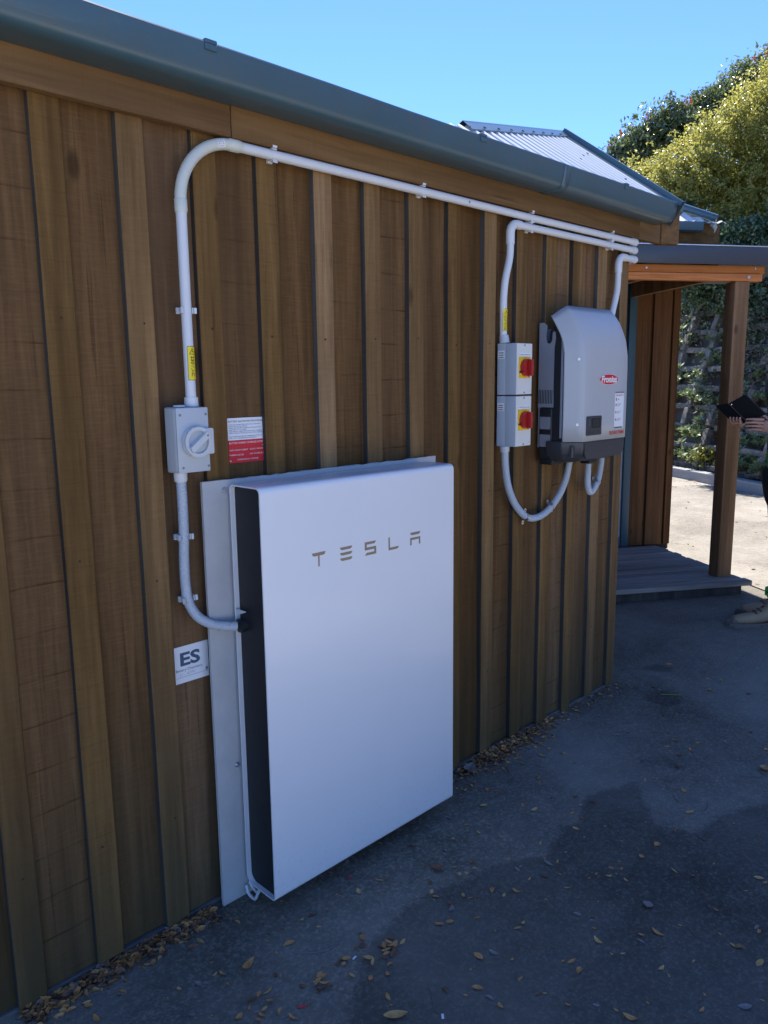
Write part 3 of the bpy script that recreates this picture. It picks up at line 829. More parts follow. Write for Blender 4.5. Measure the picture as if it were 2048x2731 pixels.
# succulent clumps: one mesh per kind, copied
def rosette_mesh(name, nros, leaves, r, mat, spread):
    V = []; F = []
    for q in range(nros):
        c = Vector((random.gauss(0, spread), random.gauss(0, spread), abs(random.gauss(0, spread * .8))))
        up = Vector((random.gauss(-.5, .3), random.gauss(0, .3), 1)).normalized()
        sx = up.orthogonal().normalized(); sy = up.cross(sx)
        ci = len(V); V += [c, c + Vector((.004, 0, 0)), Vector((.004, 0, -.06))]; F.append((ci, ci + 1, 2))
        for k in range(leaves):
            a = k * 2.4; tilt = .25 + .75 * (k / leaves)
            d = (sx * math.cos(a) + sy * math.sin(a)) * tilt + up * (1.1 - tilt); d.normalize()
            s = up.cross(d).normalized(); L = r * (.6 + .5 * k / leaves)
            i = len(V)
            V += [c + d * L * .0, c + d * L * .55 + s * L * .27 + up * L * .05, c + d * L + up * L * .12, c + d * L * .55 - s * L * .27 + up * L * .05]
            F += [(ci, i + 1, i + 2), (ci, i + 2, i + 3)]
    me = bpy.data.meshes.new(name); me.from_pydata([tuple(v) for v in V], [], F); me.materials.append(M(mat)); me.validate(); return me
rmesh = [rosette_mesh('succulent', 9, 11, .065, 'succulent_leaf', .085) for _ in range(3)] + [rosette_mesh('succulent', 7, 10, .07, 'bright_leaf', .07)]
for k in range(150):
    v_ = random.uniform(3.2, 8.8); ti = random.choice([0, 0, 1, 1, 2, 3, 4, 5, 6]); z_ = .26 + ti * TS + random.uniform(-.04, .06)
    o = bpy.data.objects.new('succulent_plant', rmesh[0 if k % 9 else 3] if k % 3 else rmesh[1 + k % 2]); COL.objects.link(o)
    o.location = wp(3.30 + z_ * LEAN, v_, z_); o.rotation_euler = (0, 0, WA + random.uniform(-.4, .4)); s = random.uniform(.8, 1.6); o.scale = (s, s, s)
    tag(o, 'pale green succulent clump growing out of the crib wall', 'plant', 'succulents growing in the crib wall')
def at_kerb(v_, u_=3.34, z_=.12): return wp(u_, v_, z_)
lf = thing('leafy_weed', at_kerb(5.55), 'bright yellow-green leafy weed at the foot of the crib wall', 'plant')
p, nn = lobes_points([((0, 0, .22), (.13, .2, .17)), ((.05, -.18, .12), (.11, .14, .10))], 130, (.2, 1.05))
leaf_cloud('foliage', p + np.array(at_kerb(5.55)), .09, 'bright_leaf', lf, .6, nn)
sweep('stem', [at_kerb(5.55), at_kerb(5.56, 3.33, .3), at_kerb(5.6, 3.36, .42)], .006, 'twig', lf, 6)
fl = thing('pink_flower', at_kerb(4.98, 3.34), 'single pink flower in front of the crib wall', 'flower')
c = at_kerb(4.98, 3.36, .62); p = [tuple(c + Vector((rd.gauss(0, .02), rd.gauss(0, .02), rd.gauss(0, .022)))) for _ in range(26)]
leaf_cloud('petals', p, .06, 'petal_pink', fl, .8); sweep('stem', [at_kerb(4.98, 3.34, .1), at_kerb(5, 3.33, .4), c], .004, 'twig', fl, 6)
# dead stems along the kerb
pts = [tuple(wp(3.32 + abs(random.gauss(0, .07)), random.uniform(1, 10), .12 + abs(random.gauss(0, .09)))) for _ in range(1500)]
tag(leaf_cloud('dead_stems', pts, .12, 'dry_creeper', None, .07), 'dry dead stems and litter behind the kerb', 'litter', kind='stuff')
# unseen low roof added behind the corner to keep sun off the asphalt
V = [(2.35, .2, 2.30), (2.93, .42, 2.30), (3.46, .80, 2.305), (3.55, 2.6, 2.31), (2.35, 2.6, 2.31)]
mesh('sun_block_roof', V + [(x, y, z + .03) for x, y, z in V], [(4, 3, 2, 1, 0), (5, 6, 7, 8, 9)] + [(i, (i + 1) % 5, 5 + (i + 1) % 5, 5 + i) for i in range(5)], 'roof_steel', bld)

# ------------------------------------------------------------------ battery on its backing plate
CR = .0130            # conduit radius
plate = thing('backing_plate', (.38, .155, 0), 'pale grey sheet board fixed to the timber wall behind the white battery', 'backing board')
def chip(bm):
    bmesh.ops.subdivide_edges(bm, edges=[e for e in bm.edges if abs(e.verts[0].co.x - e.verts[1].co.x) > .5 and e.verts[0].co.z > 1], cuts=40)
    for v in bm.verts:
        if v.co.z > 1.2 and .0 < v.co.x < .8: v.co.z -= random.choice([0, 0, .0008, .0015, .003]); 
box('sheet', -.071, .836, .150, .159, .004, 1.215, 'backing_plate', plate, 0, 1, None, chip)
for z in (.06, 1.14): box('spacer', -.02, .8, .1592, .1695, z - .02, z + .02, 'sheathing', plate)
for x, z in ((-.006, 1.188), (-.006, .411), (.805, 1.18)):
    prism('bolt', circ(x, z, .0085, 14), (0, .1498, 0), EX, EZ, -EY, .0016, 'zinc', plate)
    prism('bolt', circ(x, z, .0055, 6), (0, .1480, 0), EX, EZ, -EY, .0045, 'zinc', plate)

bat = thing('wall_battery', (.3765, .07, .055), 'tall white wall-mounted home battery with TESLA lettering and dark open side', 'battery')
BW, B0, B1, BD = .753, .055, 1.205, .134
def shell_profile(inset=0.):
    P = []
    for cy, cz, r, a0 in ((BD - .016, B0 + .030, .030, -90), (BD - .016, B1 - .016, .016, 0), (.018, B1 - .018, .018, 90), (.014, B0 + .014, .014, 180)):
        if r == .030: cy = BD - .03
        for i in range(9):
            a = R(a0 + 90 * i / 8); P.append((cy + (r - inset) * math.cos(a), cz + (r - inset) * math.sin(a)))
    return P
po, pi_ = shell_profile(), shell_profile(.0042); n = len(po); V = []; F = []
XS = [0.0, .0012, BW - .0012, BW]
for x, pr, e in ((0, pi_, 0), (0, po, .0006), (.0012, po, 0), (BW - .0012, po, 0), (BW, po, .0006), (BW, pi_, 0)):
    cy_, cz_ = BD / 2, (B0 + B1) / 2
    for y, z in pr: V.append((x, y + (cy_ - y) * e * 6, z + (cz_ - z) * e))
V += [(.02, y, z) for y, z in pi_] + [(BW - .02, y, z) for y, z in pi_]
for a, b in ((6, 0), (0, 1), (1, 2), (2, 3), (3, 4), (4, 5), (5, 7)):
    for k in range(n): F.append((a * n + k, a * n + (k + 1) % n, b * n + (k + 1) % n, b * n + k))
sh_ = mesh('shell', V, F, 'powder_white', bat, True); fixnormals(sh_)
sh_.data.polygons.foreach_set('use_smooth', [True] * len(sh_.data.polygons)); sh_.data.set_sharp_from_angle(angle=R(32))
for s, x in ((1, .0135), (-1, BW - .0135)):
    sp_ = prism('side_panel', pi_, (x, 0, 0), EY, EZ, EX * s, .004, 'matt_black', bat)
box('wall_bracket', .03, .72, BD + .0005, .1495, 1.10, 1.19, 'bracket_metal', bat, .002, 1)
box('wall_bracket', .03, .72, BD + .0005, .1495, .16, .24, 'bracket_metal', bat, .002, 1)
# cable gland block where the corrugated conduit goes in, and the foot clip under the shell
gl = prism('cable_gland', circ(0, 0, .0185, 20), (-.003, .112, .823), EY, EZ, EX, .017, 'soft_black', bat, True)
mesh('gland_shield', [(.0, .134, .846), (.0, .134, .868), (.004, .090, .866), (.004, .134, .840), (.006, .088, .864)], [(0, 1, 2), (0, 2, 4)], 'pvc_grey', bat)
sweep('foot_clip', catmull([(.0, .140, .040), (.0, .128, .018), (.0, .100, .016), (.0, .085, .038), (.0, .078, .050)], 6), .0045, 'pvc_white', bat, 8)
sweep('foot_clip', catmull([(.012, .142, .045), (.015, .125, .028), (.015, .105, .026), (.012, .09, .045)], 6), .004, 'pvc_white', bat, 8)
# lettering, cut from polygons (X, Z) on the front face
def letter(name, polys):
    for i, p in enumerate(polys): on_wall('letter_' + name, [(x, z + .055) for x, z in p], 0., .0006, 'logo_grey', bat)
zt_, zb_ = .9555, .9165
letter('t', [[(.163, .9555), (.211, .9555), (.2085, .9485), (.2035, .9465), (.1895, .9465), (.1895, .9165), (.1845, .9165), (.1845, .9465), (.1705, .9465), (.1655, .9485)]])
letter('e', [[(.264, .9555), (.310, .9555), (.3075, .9500), (.3030, .9475), (.2710, .9475), (.2665, .9500)], [(.264, .9400), (.310, .9400), (.3075, .9345), (.3030, .9320), (.2710, .9320), (.2665, .9345)],
    [(.264, .9245), (.310, .9245), (.3075, .9190), (.3030, .9165), (.2710, .9165), (.2665, .9190)]])
letter('s', [[(.404, .9555), (.359, .9555), (.359, .9320), (.3965, .9320), (.3965, .9240), (.366, .9240), (.359, .9165), (.404, .9165), (.404, .9395), (.3665, .9395), (.3665, .9480), (.398, .9480)]])
letter('l', [[(.4555, .9555), (.4610, .9555), (.4610, .9240), (.4985, .9240), (.4960, .9185), (.4915, .9165), (.4555, .9165)]])
letter('a', [[(.549, .9555), (.594, .9555), (.5915, .9500), (.5870, .9475), (.556, .9475), (.5515, .9500)], [(.549, .9395), (.594, .9395), (.594, .9165), (.588, .9165), (.588, .9325), (.555, .9325), (.555, .9165), (.549, .9165)]])

# ------------------------------------------------------------------ rigid conduit runs
YC = YB - CR - .006
def clip(parent, c, along, mat='pvc_white', r=CR, name='saddle'):
    """plastic conduit clip: band round the pipe, two ears and a base on the wall"""
    c = Vector(c); t_ = Vector(along).normalized(); s = t_.cross(EY).normalized()
    pts = [c + s * math.cos(a) * (r + .0012) - EY * math.sin(a) * (r + .0012) for a in np.linspace(R(-35), R(38), 7)]
    pts2 = [c + s * math.cos(a) * (r + .0012) - EY * math.sin(a) * (r + .0012) for a in np.linspace(R(142), R(215), 7)]
    V = []; F = []
    for P in (pts, pts2):
        b0 = len(V)
        for p in P:
            o = (p - c); o.normalize()
            for d, e in ((-.007, 0), (.007, 0), (.007, .003), (-.007, .003)): V.append(p + t_ * d + o * e)
        for i in range(len(P) - 1):
            for k in range(4): F.append((b0 + i * 4 + k, b0 + i * 4 + (k + 1) % 4, b0 + (i + 1) * 4 + (k + 1) % 4, b0 + (i + 1) * 4 + k))
        F += [(b0, b0 + 1, b0 + 2, b0 + 3), tuple(b0 + 4 * (len(P) - 1) + k for k in (3, 2, 1, 0))]
    # flared ear tips and base block
    for sg in (1, -1):
        b0 = len(V); q = c + s * sg * (r + .003) - EY * (r * .62)
        for d in (-.007, .007):
            for e, h in ((0, 0), (.0055, -.002), (.0055, -.0045), (0, -.003)): V.append(q + t_ * d + s * sg * e + EY * h)
        F += [(b0, b0 + 1, b0 + 2, b0 + 3), (b0 + 7, b0 + 6, b0 + 5, b0 + 4)] + [(b0 + k, b0 + 4 + k, b0 + 4 + (k + 1) % 4, b0 + (k + 1) % 4) for k in range(4)]
        b0 = len(V); q = c + s * sg * (r + .002) + EY * (r - .001)
        for d in (-.0075, .0075):
            for e, h in ((-.012, 0), (.0035, 0), (.0035, .0065), (-.012, .0065)): V.append(q + t_ * d + s * sg * e + EY * h)
        F += [(b0, b0 + 1, b0 + 2, b0 + 3), (b0 + 7, b0 + 6, b0 + 5, b0 + 4)] + [(b0 + k, b0 + 4 + k, b0 + 4 + (k + 1) % 4, b0 + (k + 1) % 4) for k in range(4)]
    o = mesh(name, V, F, mat, parent); return fixnormals(o)
def coupling(parent, a, b, mat, r=CR + .0026, name='coupling'):
    a = Vector(a); b = Vector(b); d = (b - a)
    return sweep(name, [a, a + d * .04, a + d * .80, b], [r - .001, r, r, CR + .0008], mat, parent, 20)
def bend(c, r, a0, a1, plane, n=14):
    return [Vector(c) + (plane[0] * math.cos(R(a0 + (a1 - a0) * i / n)) + plane[1] * math.sin(R(a0 + (a1 - a0) * i / n))) * r for i in range(n + 1)]
c1 = thing('battery_conduit', (-.089, YC, 1.41), 'long white conduit bending over from the grey switch and running under the fascia', 'conduit')
zt = 2.0555; bx, br = .062, .155
sweep('pipe', [(-.089, YC, 1.41), (-.0895, YC, 1.60), (-.089, YC, 1.895)], CR, 'pvc_white', c1, 20)
bp = bend((-.089 + br, YC, zt - br), br, 180, 90, (EX, EZ), 18)
sweep('bend', bp, CR + .0012, 'pvc_cream', c1, 20)
coupling(c1, (-.089, YC, 1.905), (-.089, YC, 1.872), 'pvc_cream')
coupling(c1, (.055, YC, zt), (.092, YC, zt), 'pvc_cream')
sweep('pipe', [(.07, YC, zt), (.7, YC, zt - .001), (1.4, YC, zt - .002), (2.155, YC, zt)], CR, 'pvc_white', c1, 20)
elb = [(2.135, YC, zt)] + bend((2.158, YC + .026, zt), .026, -90, 0, (EX, EY), 8) + [(2.184, YC + .06, zt)]
sweep('elbow', elb, CR + .0026, 'pvc_white', c1, 20)
sweep('pipe', [(2.184, YC + .06, zt), (2.184, 1.2, zt)], CR, 'pvc_white', c1, 14)
for x in (.192, .773, 1.369, 1.955): clip(c1, (x, YC, zt), EX)
clip(c1, (-.0892, YC, 1.643), EZ)
prism('pipe_stamp', circ(0, 0, .004, 12), (.995, YC - CR - .0003, zt - .003), EX, EZ, -EY, .0006, 'ink_grey', c1)
def on_pipe(cx, r, zc, a0):
    """wrap local (x across, y up) round a vertical pipe; a0 = azimuth of the label centre, 0 faces -Y, + to +X"""
    def fn(x, y):
        a = a0 + x / r
        return (cx[0] + r * math.sin(a), cx[1] - r * math.cos(a), zc + y)
    return fn
def pipe_patch(name, cx, r, z0, z1, a0, half, mat, parent):
    V = []; F = []; n = 12
    for i in range(n + 1):
        a = a0 + half * (2 * i / n - 1)
        for z in (z0, z1): V.append((cx[0] + r * math.sin(a), cx[1] - r * math.cos(a), z))
    for i in range(n): F.append((2 * i, 2 * i + 2, 2 * i + 3, 2 * i + 1))
    return mesh(name, V, F, mat, parent, True)
def yellow_label(parent, cx, z0, z1, a0, lines, half=.95):
    r = CR + .0006; L = z1 - z0; wdt = half * r
    pipe_patch('label', cx, r, z0, z1, a0, half, 'ink_black', parent)
    pipe_patch('label', cx, r + .0003, z0 + .0012, z1 - .0012, a0, half - .08, 'label_yellow', parent)
    fn0 = on_pipe(cx, r + .0006, (z0 + z1) / 2, a0)
    tz = L / 2 - .003; th = .017
    # warning triangle pointing up the label's left edge, bolt inside
    for p, m_, e in (([(-.0085, tz - th), (.0085, tz - th), (0, tz - .001)], 'ink_black', 0), ([(-.0062, tz - th + .0013), (.0062, tz - th + .0013), (0, tz - .0038)], 'label_yellow', .0002)):
        V = []; F = []
        a_, b_, c_ = [Vector((*q, 0)) for q in p]; N = 6
        for i in range(N + 1):
            for j in range(N + 1 - i):
                q = a_ + (b_ - a_) * (i / N) + (c_ - a_) * (j / N); P = on_pipe(cx, r + .0005 + e, (z0 + z1) / 2, a0)(q.x, q.y); V.append(P)
        idx = lambda i, j: sum(N + 1 - k for k in range(i)) + j
        for i in range(N):
            for j in range(N - i):
                F.append((idx(i, j), idx(i + 1, j), idx(i, j + 1)))
                if j < N - i - 1: F.append((idx(i + 1, j), idx(i + 1, j + 1), idx(i, j + 1)))
        mesh('warning_sign', V, F, m_, parent)
    fb_ = on_pipe(cx, r + .0011, (z0 + z1) / 2, a0)
    bz = tz - th
    mesh('bolt_symbol', [fb_(.0012, bz + .0112), fb_(-.0018, bz + .0066), fb_(.0002, bz + .0066), fb_(-.0010, bz + .0022), fb_(.0022, bz + .0078), fb_(.0002, bz + .0078)], [(0, 1, 2, 5), (2, 3, 4, 5)], 'ink_black', parent)
    for s, size, xo, wd in lines:
        text('lettering', s, size, lambda x, y: fn0(xo + y, tz - th - .0035 - x), 'ink_black', parent, bold=size * .02, width=wd)
yellow_label(c1, (-.089, YC), 1.474, 1.557, R(8), [('230V.AC', .0125, -.0045, .050)])
# maker's sticker on the big bend
pl = rrect(-.011, .011, -.0105, .0105, .001, 2)
cst = bp[15]; nrm_ = -EY; tng = (bp[16] - bp[14]).normalized(); upn = EY.cross(tng).normalized() * -1
V = [cst + tng * x + upn * z - EY * (math.sqrt(max(1e-9, (CR + .0016) ** 2 - z * z))) for x in (-.011, .011) for z in np.linspace(-.0095, .0095, 9)]
mesh('sticker', V, [(k, k + 9, k + 10, k + 1) for k in range(8)], 'label_white', c1, True)
for j, (s, sz) in enumerate((('0.5 M 90°', .0035), ('BEND 25', .004), ('6-5', .004), ('CONDUIT', .003))):
    z = .0065 - j * .0045
    text('lettering', s, sz, lambda x, y: cst + tng * (x - .009) + upn * (z + y) - EY * (math.sqrt(max(1e-9, (CR + .0019) ** 2 - min(.0105, abs(z + y)) ** 2))), 'ink_grey', c1, width=.017)

c2 = thing('solar_conduit', (1.21, YC, 1.6), 'white conduit rising in an offset from the red isolators, running below the longer conduit', 'conduit')
z2 = 2.0185
sweep('pipe', catmull([(1.2105, YC, 1.60), (1.209, YC, 1.68), (1.208, YC, 1.75), (1.217, YC, 1.82), (1.240, YC, 1.895), (1.2445, YC, 1.94), (1.2435, YC, 1.975)], 8), CR, 'pvc_white', c2, 20)
sweep('elbow', [(1.2435, YC, 1.947)] + bend((1.2435 + .034, YC, z2 - .034), .034, 180, 90, (EX, EZ), 8) + [(1.303, YC, z2)], CR + .0028, 'pvc_white', c2, 20)
sweep('pipe', [(1.29, YC, z2), (1.7, YC, z2 + .001), (2.155, YC, z2 + .002)], CR, 'pvc_white', c2, 20)
sweep('elbow', [(2.135, YC, z2 + .002)] + bend((2.156, YC + .026, z2 + .002), .026, -90, 0, (EX, EY), 8) + [(2.182, YC + .06, z2 + .002)], CR + .0026, 'pvc_white', c2, 20)
sweep('pipe', [(2.182, YC + .06, z2 + .002), (2.182, 1.2, z2 + .002)], CR, 'pvc_white', c2, 14)
for x in (1.362, 1.950): clip(c2, (x, YC, z2 + .001), EX)
sweep('adaptor', [(1.2105, YC - .006, 1.597), (1.2105, YC - .004, 1.612), (1.2105, YC - .002, 1.624)], [.018, .0175, .0165], 'pvc_grey', c2, 20)
yellow_label(c2, (1.2090, YC), 1.640, 1.719, R(-10), [('SOLAR VOLTAGE', .0088, -.0072, .052), ('HAZARDOUS D.C.', .0088, .0020, .052)])

c3 = thing('inverter_conduit', (1.98, YC, 1.6), 'short white conduit behind the grey inverter turning the building corner below two others', 'conduit')
z3 = 1.982
sweep('pipe', catmull([(1.93, YC, 1.60), (1.965, YC, 1.69), (1.995, YC, 1.765), (2.020, YC, 1.835), (2.026, YC, 1.90), (2.026, YC, 1.95)], 8), CR, 'pvc_white', c3, 20)
sweep('elbow', [(2.026, YC, 1.915)] + bend((2.026 + .034, YC, z3 - .034), .034, 180, 90, (EX, EZ), 8) + [(2.085, YC, z3)], CR + .0028, 'pvc_white', c3, 20)
sweep('pipe', [(2.08, YC, z3), (2.155, YC, z3)], CR, 'pvc_white', c3, 20)
sweep('elbow', [(2.130, YC, z3)] + bend((2.158, YC + .026, z3), .026, -90, 0, (EX, EY), 8) + [(2.184, YC + .06, z3)], CR + .0026, 'pvc_white', c3, 20)
sweep('pipe', [(2.184, YC + .06, z3), (2.184, .9, z3)], CR, 'pvc_white', c3, 14)

# ------------------------------------------------------------------ grey rotary switch
sw = thing('rotary_switch', (-.11, .14, 1.246), 'grey weatherproof rotary isolator switch above the corrugated conduit', 'switch')
def taper(bm):
    for v in bm.verts:
        if v.co.y < .13:
            v.co.x += (-.1105 - v.co.x) * .03; v.co.z += (1.327 - v.co.z) * .015
box('housing', -.157, -.064, .1205, .1695, 1.246, 1.409, 'switch_grey', sw, .007, 3, None, taper)
box('lid', -.1555, -.0655, .1135, .1203, 1.2475, 1.4075, 'switch_grey', sw, .003, 2)
for x, z in ((-.1448, 1.390), (-.0727, 1.3905), (-.0708, 1.2607), (-.1429, 1.2605)):
    prism('screw', circ(x, z, .0035, 12), (0, .1134, 0), EX, EZ, -EY, .0006, 'ink_grey', sw)
dc = (-.108, 1.3235)
dial = prism('dial', [(p[0], p[1]) for p in circ(dc[0], dc[1], .0385, 40)], (0, .1133, 0), EX, EZ, -EY, .012, 'switch_knob', sw, True)
prism('dial_tab', rrect(dc[0] + .005, -.0585, 1.2915, 1.3555, .004, 3), (0, .1132, 0), EX, EZ, -EY, .0095, 'switch_knob', sw, True)
def ring(name, cx, cz, r0, r1, y0, y1, mat, parent, n=40):
    V = []; F = []
    for i in range(n):
        a = 2 * math.pi * i / n
        for r, y in ((r0, y0), (r1, y0), (r1, y1), (r0, y1)): V.append((cx + r * math.cos(a), y, cz + r * math.sin(a)))
    for i in range(n):
        for k in range(4): F.append((i * 4 + k, i * 4 + (k + 1) % 4, ((i + 1) % n) * 4 + (k + 1) % 4, ((i + 1) % n) * 4 + k))
    o = mesh(name, V, F, mat, parent, True); fixnormals(o); o.data.polygons.foreach_set('use_smooth', [True] * len(o.data.polygons)); o.data.set_sharp_from_angle(angle=R(40)); return o
ring('dial_rim', dc[0], dc[1], .0285, .0375, .1012, .0925, 'switch_knob', dial)
prism('dial_face', circ(dc[0], dc[1], .0282, 32), (0, .1012, 0), EX, EZ, -EY, .001, 'switch_grey', dial)
ca, sa = math.cos(R(38)), math.sin(R(38))
hp = [(-.0300, -.0075), (.0300, -.0075), (.0330, -.003), (.0330, .003), (.0300, .0075), (-.0300, .0075), (-.0320, .003), (-.0320, -.003)]
hp = [(dc[0] + x * ca - z * sa, dc[1] + x * sa + z * ca) for x, z in hp]
prism('handle', hp, (0, .1001, 0), EX, EZ, -EY, .0165, 'switch_knob', dial, False)
prism('pointer_mark', [(dc[0] + x * ca - z * sa, dc[1] + x * sa + z * ca) for x, z in ((.024, -.003), (.030, 0), (.024, .003))], (0, .0835, 0), EX, EZ, -EY, .0004, 'red_plastic', dial)
sweep('adaptor', [(-.089, YC, 1.4092), (-.089, YC, 1.412), (-.089, YC, 1.432)], [CR + .005, CR + .0048, CR + .0040], 'pvc_white', sw, 18)
sweep('blanking_plug', [(-.131, .139, 1.4092), (-.131, .139, 1.4125), (-.131, .139, 1.4140)], [.015, .0148, .013], 'pvc_grey', sw, 18)
sweep('adaptor', [(-.1305, YC, 1.2458), (-.1305, YC, 1.226), (-.1305, YC, 1.222)], [CR + .0040, CR + .0035, CR + .001], 'pvc_white', sw, 18)

cg = thing('corrugated_conduit', (-.13, YC, .82), 'grey corrugated conduit curving from the rotary switch into the battery side', 'conduit')
pth = catmull([(-.1305, YC, 1.240), (-.1295, YC, 1.175), (-.1305, YC, 1.085), (-.1335, YC, 1.033), (-.1340, YC, .958), (-.1265, YC, .905), (-.1050, YC - .006, .864), (-.069, YC - .016, .838), (-.036, YC - .028, .828), (-.010, .112, .824)], 12)
corrugated('hose', pth, CR + .0003, 'pvc_grey', cg)
clip(cg, (-.1309, YC, 1.081), EZ, 'pvc_grey'); clip(cg, (-.1290, YC, .918), (.1, 0, -1), 'pvc_grey')

# ------------------------------------------------------------------ signs on the wall
def sign_text(parent, s, x, z, size, mat, y, width=None, align='LEFT', bold=0.):
    return text('lettering', s, size, lambda a, b: (x + a, y - .0006, z + b), mat, parent, align, bold, 0, width)
sg = thing('battery_sign', (.1, .188, 1.252), 'white and red battery shutdown notice fixed between two battens above the battery', 'sign')
SY = .1868
box('white_panel', .0385, .1585, SY, SY + .002, 1.3135, 1.373, 'label_white', sg)
box('red_panel', .0388, .1592, SY, SY + .002, 1.252, 1.313, 'label_red', sg)
sign_text(sg, 'BATTERY SHUTDOWN PROCEDURE', .0410, 1.3615, .0070, 'ink_black', SY, .113)
for k, (s, wd) in enumerate((("TURN OFF THE BATTERY SWITCH ON THE RIGHT", .104), ("HAND SIDE OF ALL UNITS", .058), ("TURN OFF 'BATTERY INVERTER AC ISOLATOR(S)'", .105), ("ADJACENT TO ALL UNITS", .056), ("TURN OFF ALL 'MAIN SWITCH BATTERY INVERTER", .108), ("SUPPLY' CIRCUIT BREAKER(S) IN ALL SWITCHBOARDS", .114))):
    sign_text(sg, s, .0415, 1.3535 - k * .0046, .0042, 'ink_blue', SY, wd)
for k, (s, wd) in enumerate((("WAIT ONE MINUTE BEFORE COMMENCING START-UP", .108), ("START UP IS THE REVERSE OF SHUTDOWN.", .090))): sign_text(sg, s, .0415, 1.3220 - k * .0048, .0042, 'ink_blue', SY, wd)
sign_text(sg, 'BATTERY ENERGY STORAGE SYSTEM', .0410, 1.3035, .0068, 'ink_white', SY, .114)
sign_text(sg, 'SHORT CIRCUIT CURRENT', .0410, 1.2845, .0058, 'ink_white', SY, .060); sign_text(sg, '62A A.C./130A D.C.', .107, 1.2850, .0058, 'ink_white', SY, .046)
sign_text(sg, 'MAXIMUM VOLTAGE', .0410, 1.2715, .0058, 'ink_white', SY, .045); sign_text(sg, '230V A.C./450V D.C.', .106, 1.2720, .0058, 'ink_white', SY, .048)
sign_text(sg, 'HAZARDOUS D.C. VOLTAGE', .064, 1.2585, .0058, 'ink_white', SY, .070)
for x, z in ((.152, 1.3205), (.149, 1.2960), (.0425, 1.258)): prism('screw', circ(x, z, .0030, 10), (0, SY - .0004, 0), EX, EZ, -EY, .0016, 'zinc', sg)
es = thing('chemistry_sign', (-.11, .188, .68), 'small white ES battery chemistry sign low on the wall beside the backing plate', 'sign')
box('panel', -.1585, -.0565, SY, SY + .002, .680, .781, 'label_white', es)
sign_text(es, 'ES', -.142, .7285, .049, 'ink_blue', SY, .060, 'LEFT', .0016)
sign_text(es, 'Battery Chemistry:', -.1560, .7130, .0100, 'ink_blue', SY, .080)
text('handwriting', 'LI - ION', .0105, lambda a, b: (-.146 + a, SY - .0006, .7000 + b + a * .03), 'ink_grey', es, 'LEFT', -.0002, .35, .046)
box('rule_line', -.1555, -.0600, SY - .0005, SY - .0001, .6960, .6967, 'ink_grey', es)
prism('screw', circ(-.065, .7035, .0038, 10), (0, SY - .0004, 0), EX, EZ, -EY, .0018, 'zinc', es)

# ------------------------------------------------------------------ two red and yellow isolators
def isolator(z0, z1, label):
    t_ = thing('dc_isolator', (1.25, .13, z0), label, 'isolator switch', 'red and yellow isolators on the wall')
    box('base', 1.2005, 1.3015, .1335, .1695, z0, z1, 'isolator_side', t_, .002, 2)
    def wedge(bm):
        for v in bm.verts:
            if v.co.y < .1:
                v.co.x += .0015 if v.co.x < 1.25 else -.0015
    box('cover', 1.2012, 1.3005, .0875, .1332, z0 + .0008, z1 - .0008, 'isolator_side', t_, .002, 2, None, wedge)
    on_wall('lid', rrect(1.2035, 1.2985, z0 + .002, z1 - .002, .003, 2), .0874, .0016, 'isolator_lid', t_)
    Y = .0858
    zc = z0 + .098
    on_wall('yellow_plate', rrect(1.2165, 1.2885, zc - .038, zc + .038, .001, 2), Y, .0012, 'isolator_yellow', t_)
    on_wall('name_label', rrect(1.2160, 1.2885, zc + .040, zc + .052, .0005, 2), Y, .0006, 'label_white', t_)
    text('lettering', 'PV ARRAY DC ISOLATOR', .0058, lambda a, b: (1.2180 + a, Y - .0011, zc + .0435 + b), 'ink_blue', t_, 'LEFT', 0, 0, .068)
    hx, hz = 1.2555, zc - .001
    hd = prism('handle', circ(hx, hz, .0315, 32), (0, Y - .0012, 0), EX, EZ, -EY, .014, 'red_plastic', t_, True)
    ring('handle_rim', hx, hz, .0265, .0315, Y - .0153, Y - .0180, 'red_plastic', hd, 32)
    box('grip', hx - .0065, hx + .0065, Y - .034, Y - .0153, hz - .0295, hz + .0295, 'red_plastic', hd, .003, 2)
    box('lug', hx - .037, hx - .030, Y - .010, Y - .0014, hz - .019, hz - .012, 'ink_black', hd, .001, 1)
    text('lettering', 'ON', .0075, lambda a, b: (hx + .009 + a, Y - .0158, hz - .003 + b), 'label_yellow', hd, 'LEFT', 0, 0, .013)
    for s, x, z in (('0', 1.2185, zc + .030), ('I', 1.252, zc + .032), ('OFF', 1.275, zc - .036)): text('lettering', s, .006, lambda a, b: (x + a, Y - .0016, z + b), 'ink_black', t_)
    for z in (z0 + .008, z1 - .008): prism('screw', circ(1.252, z, .0034, 12), (0, .0857, 0), EX, EZ, -EY, .0012, 'ink_grey', t_)
    text('lettering', 'IP66', .0045, lambda a, b: (1.2855 + a, Y - .0004, z0 + .012 + b), 'ink_grey', t_)
    # side sticker and knock-out, on the face towards the camera
    xs_ = 1.2002
    prism('side_sticker', rrect(.1375, .1655, z1 - .055, z1 - .026, .002, 2), (xs_, 0, 0), EY, EZ, -EX, .0006, 'label_white', t_)
    for k in range(3): prism('sticker_print', [(.141, z1 - .032 - k * .008), (.162, z1 - .032 - k * .008), (.162, z1 - .036 - k * .008), (.141, z1 - .036 - k * .008)], (xs_ - .0008, 0, 0), EY, EZ, -EX, .0003, 'ink_grey', t_)
    V = []; F = []
    for i in range(20):
        a = 2 * math.pi * i / 20
        for r in (.0095, .0105): V.append((xs_ - .0006, .150 + r * math.cos(a), z0 + .022 + r * math.sin(a)))
    for i in range(20): F.append((2 * i, 2 * i + 1, 2 * ((i + 1) % 20) + 1, 2 * ((i + 1) % 20)))
    mesh('knockout', V, F, 'pvc_grey', t_)
    return t_
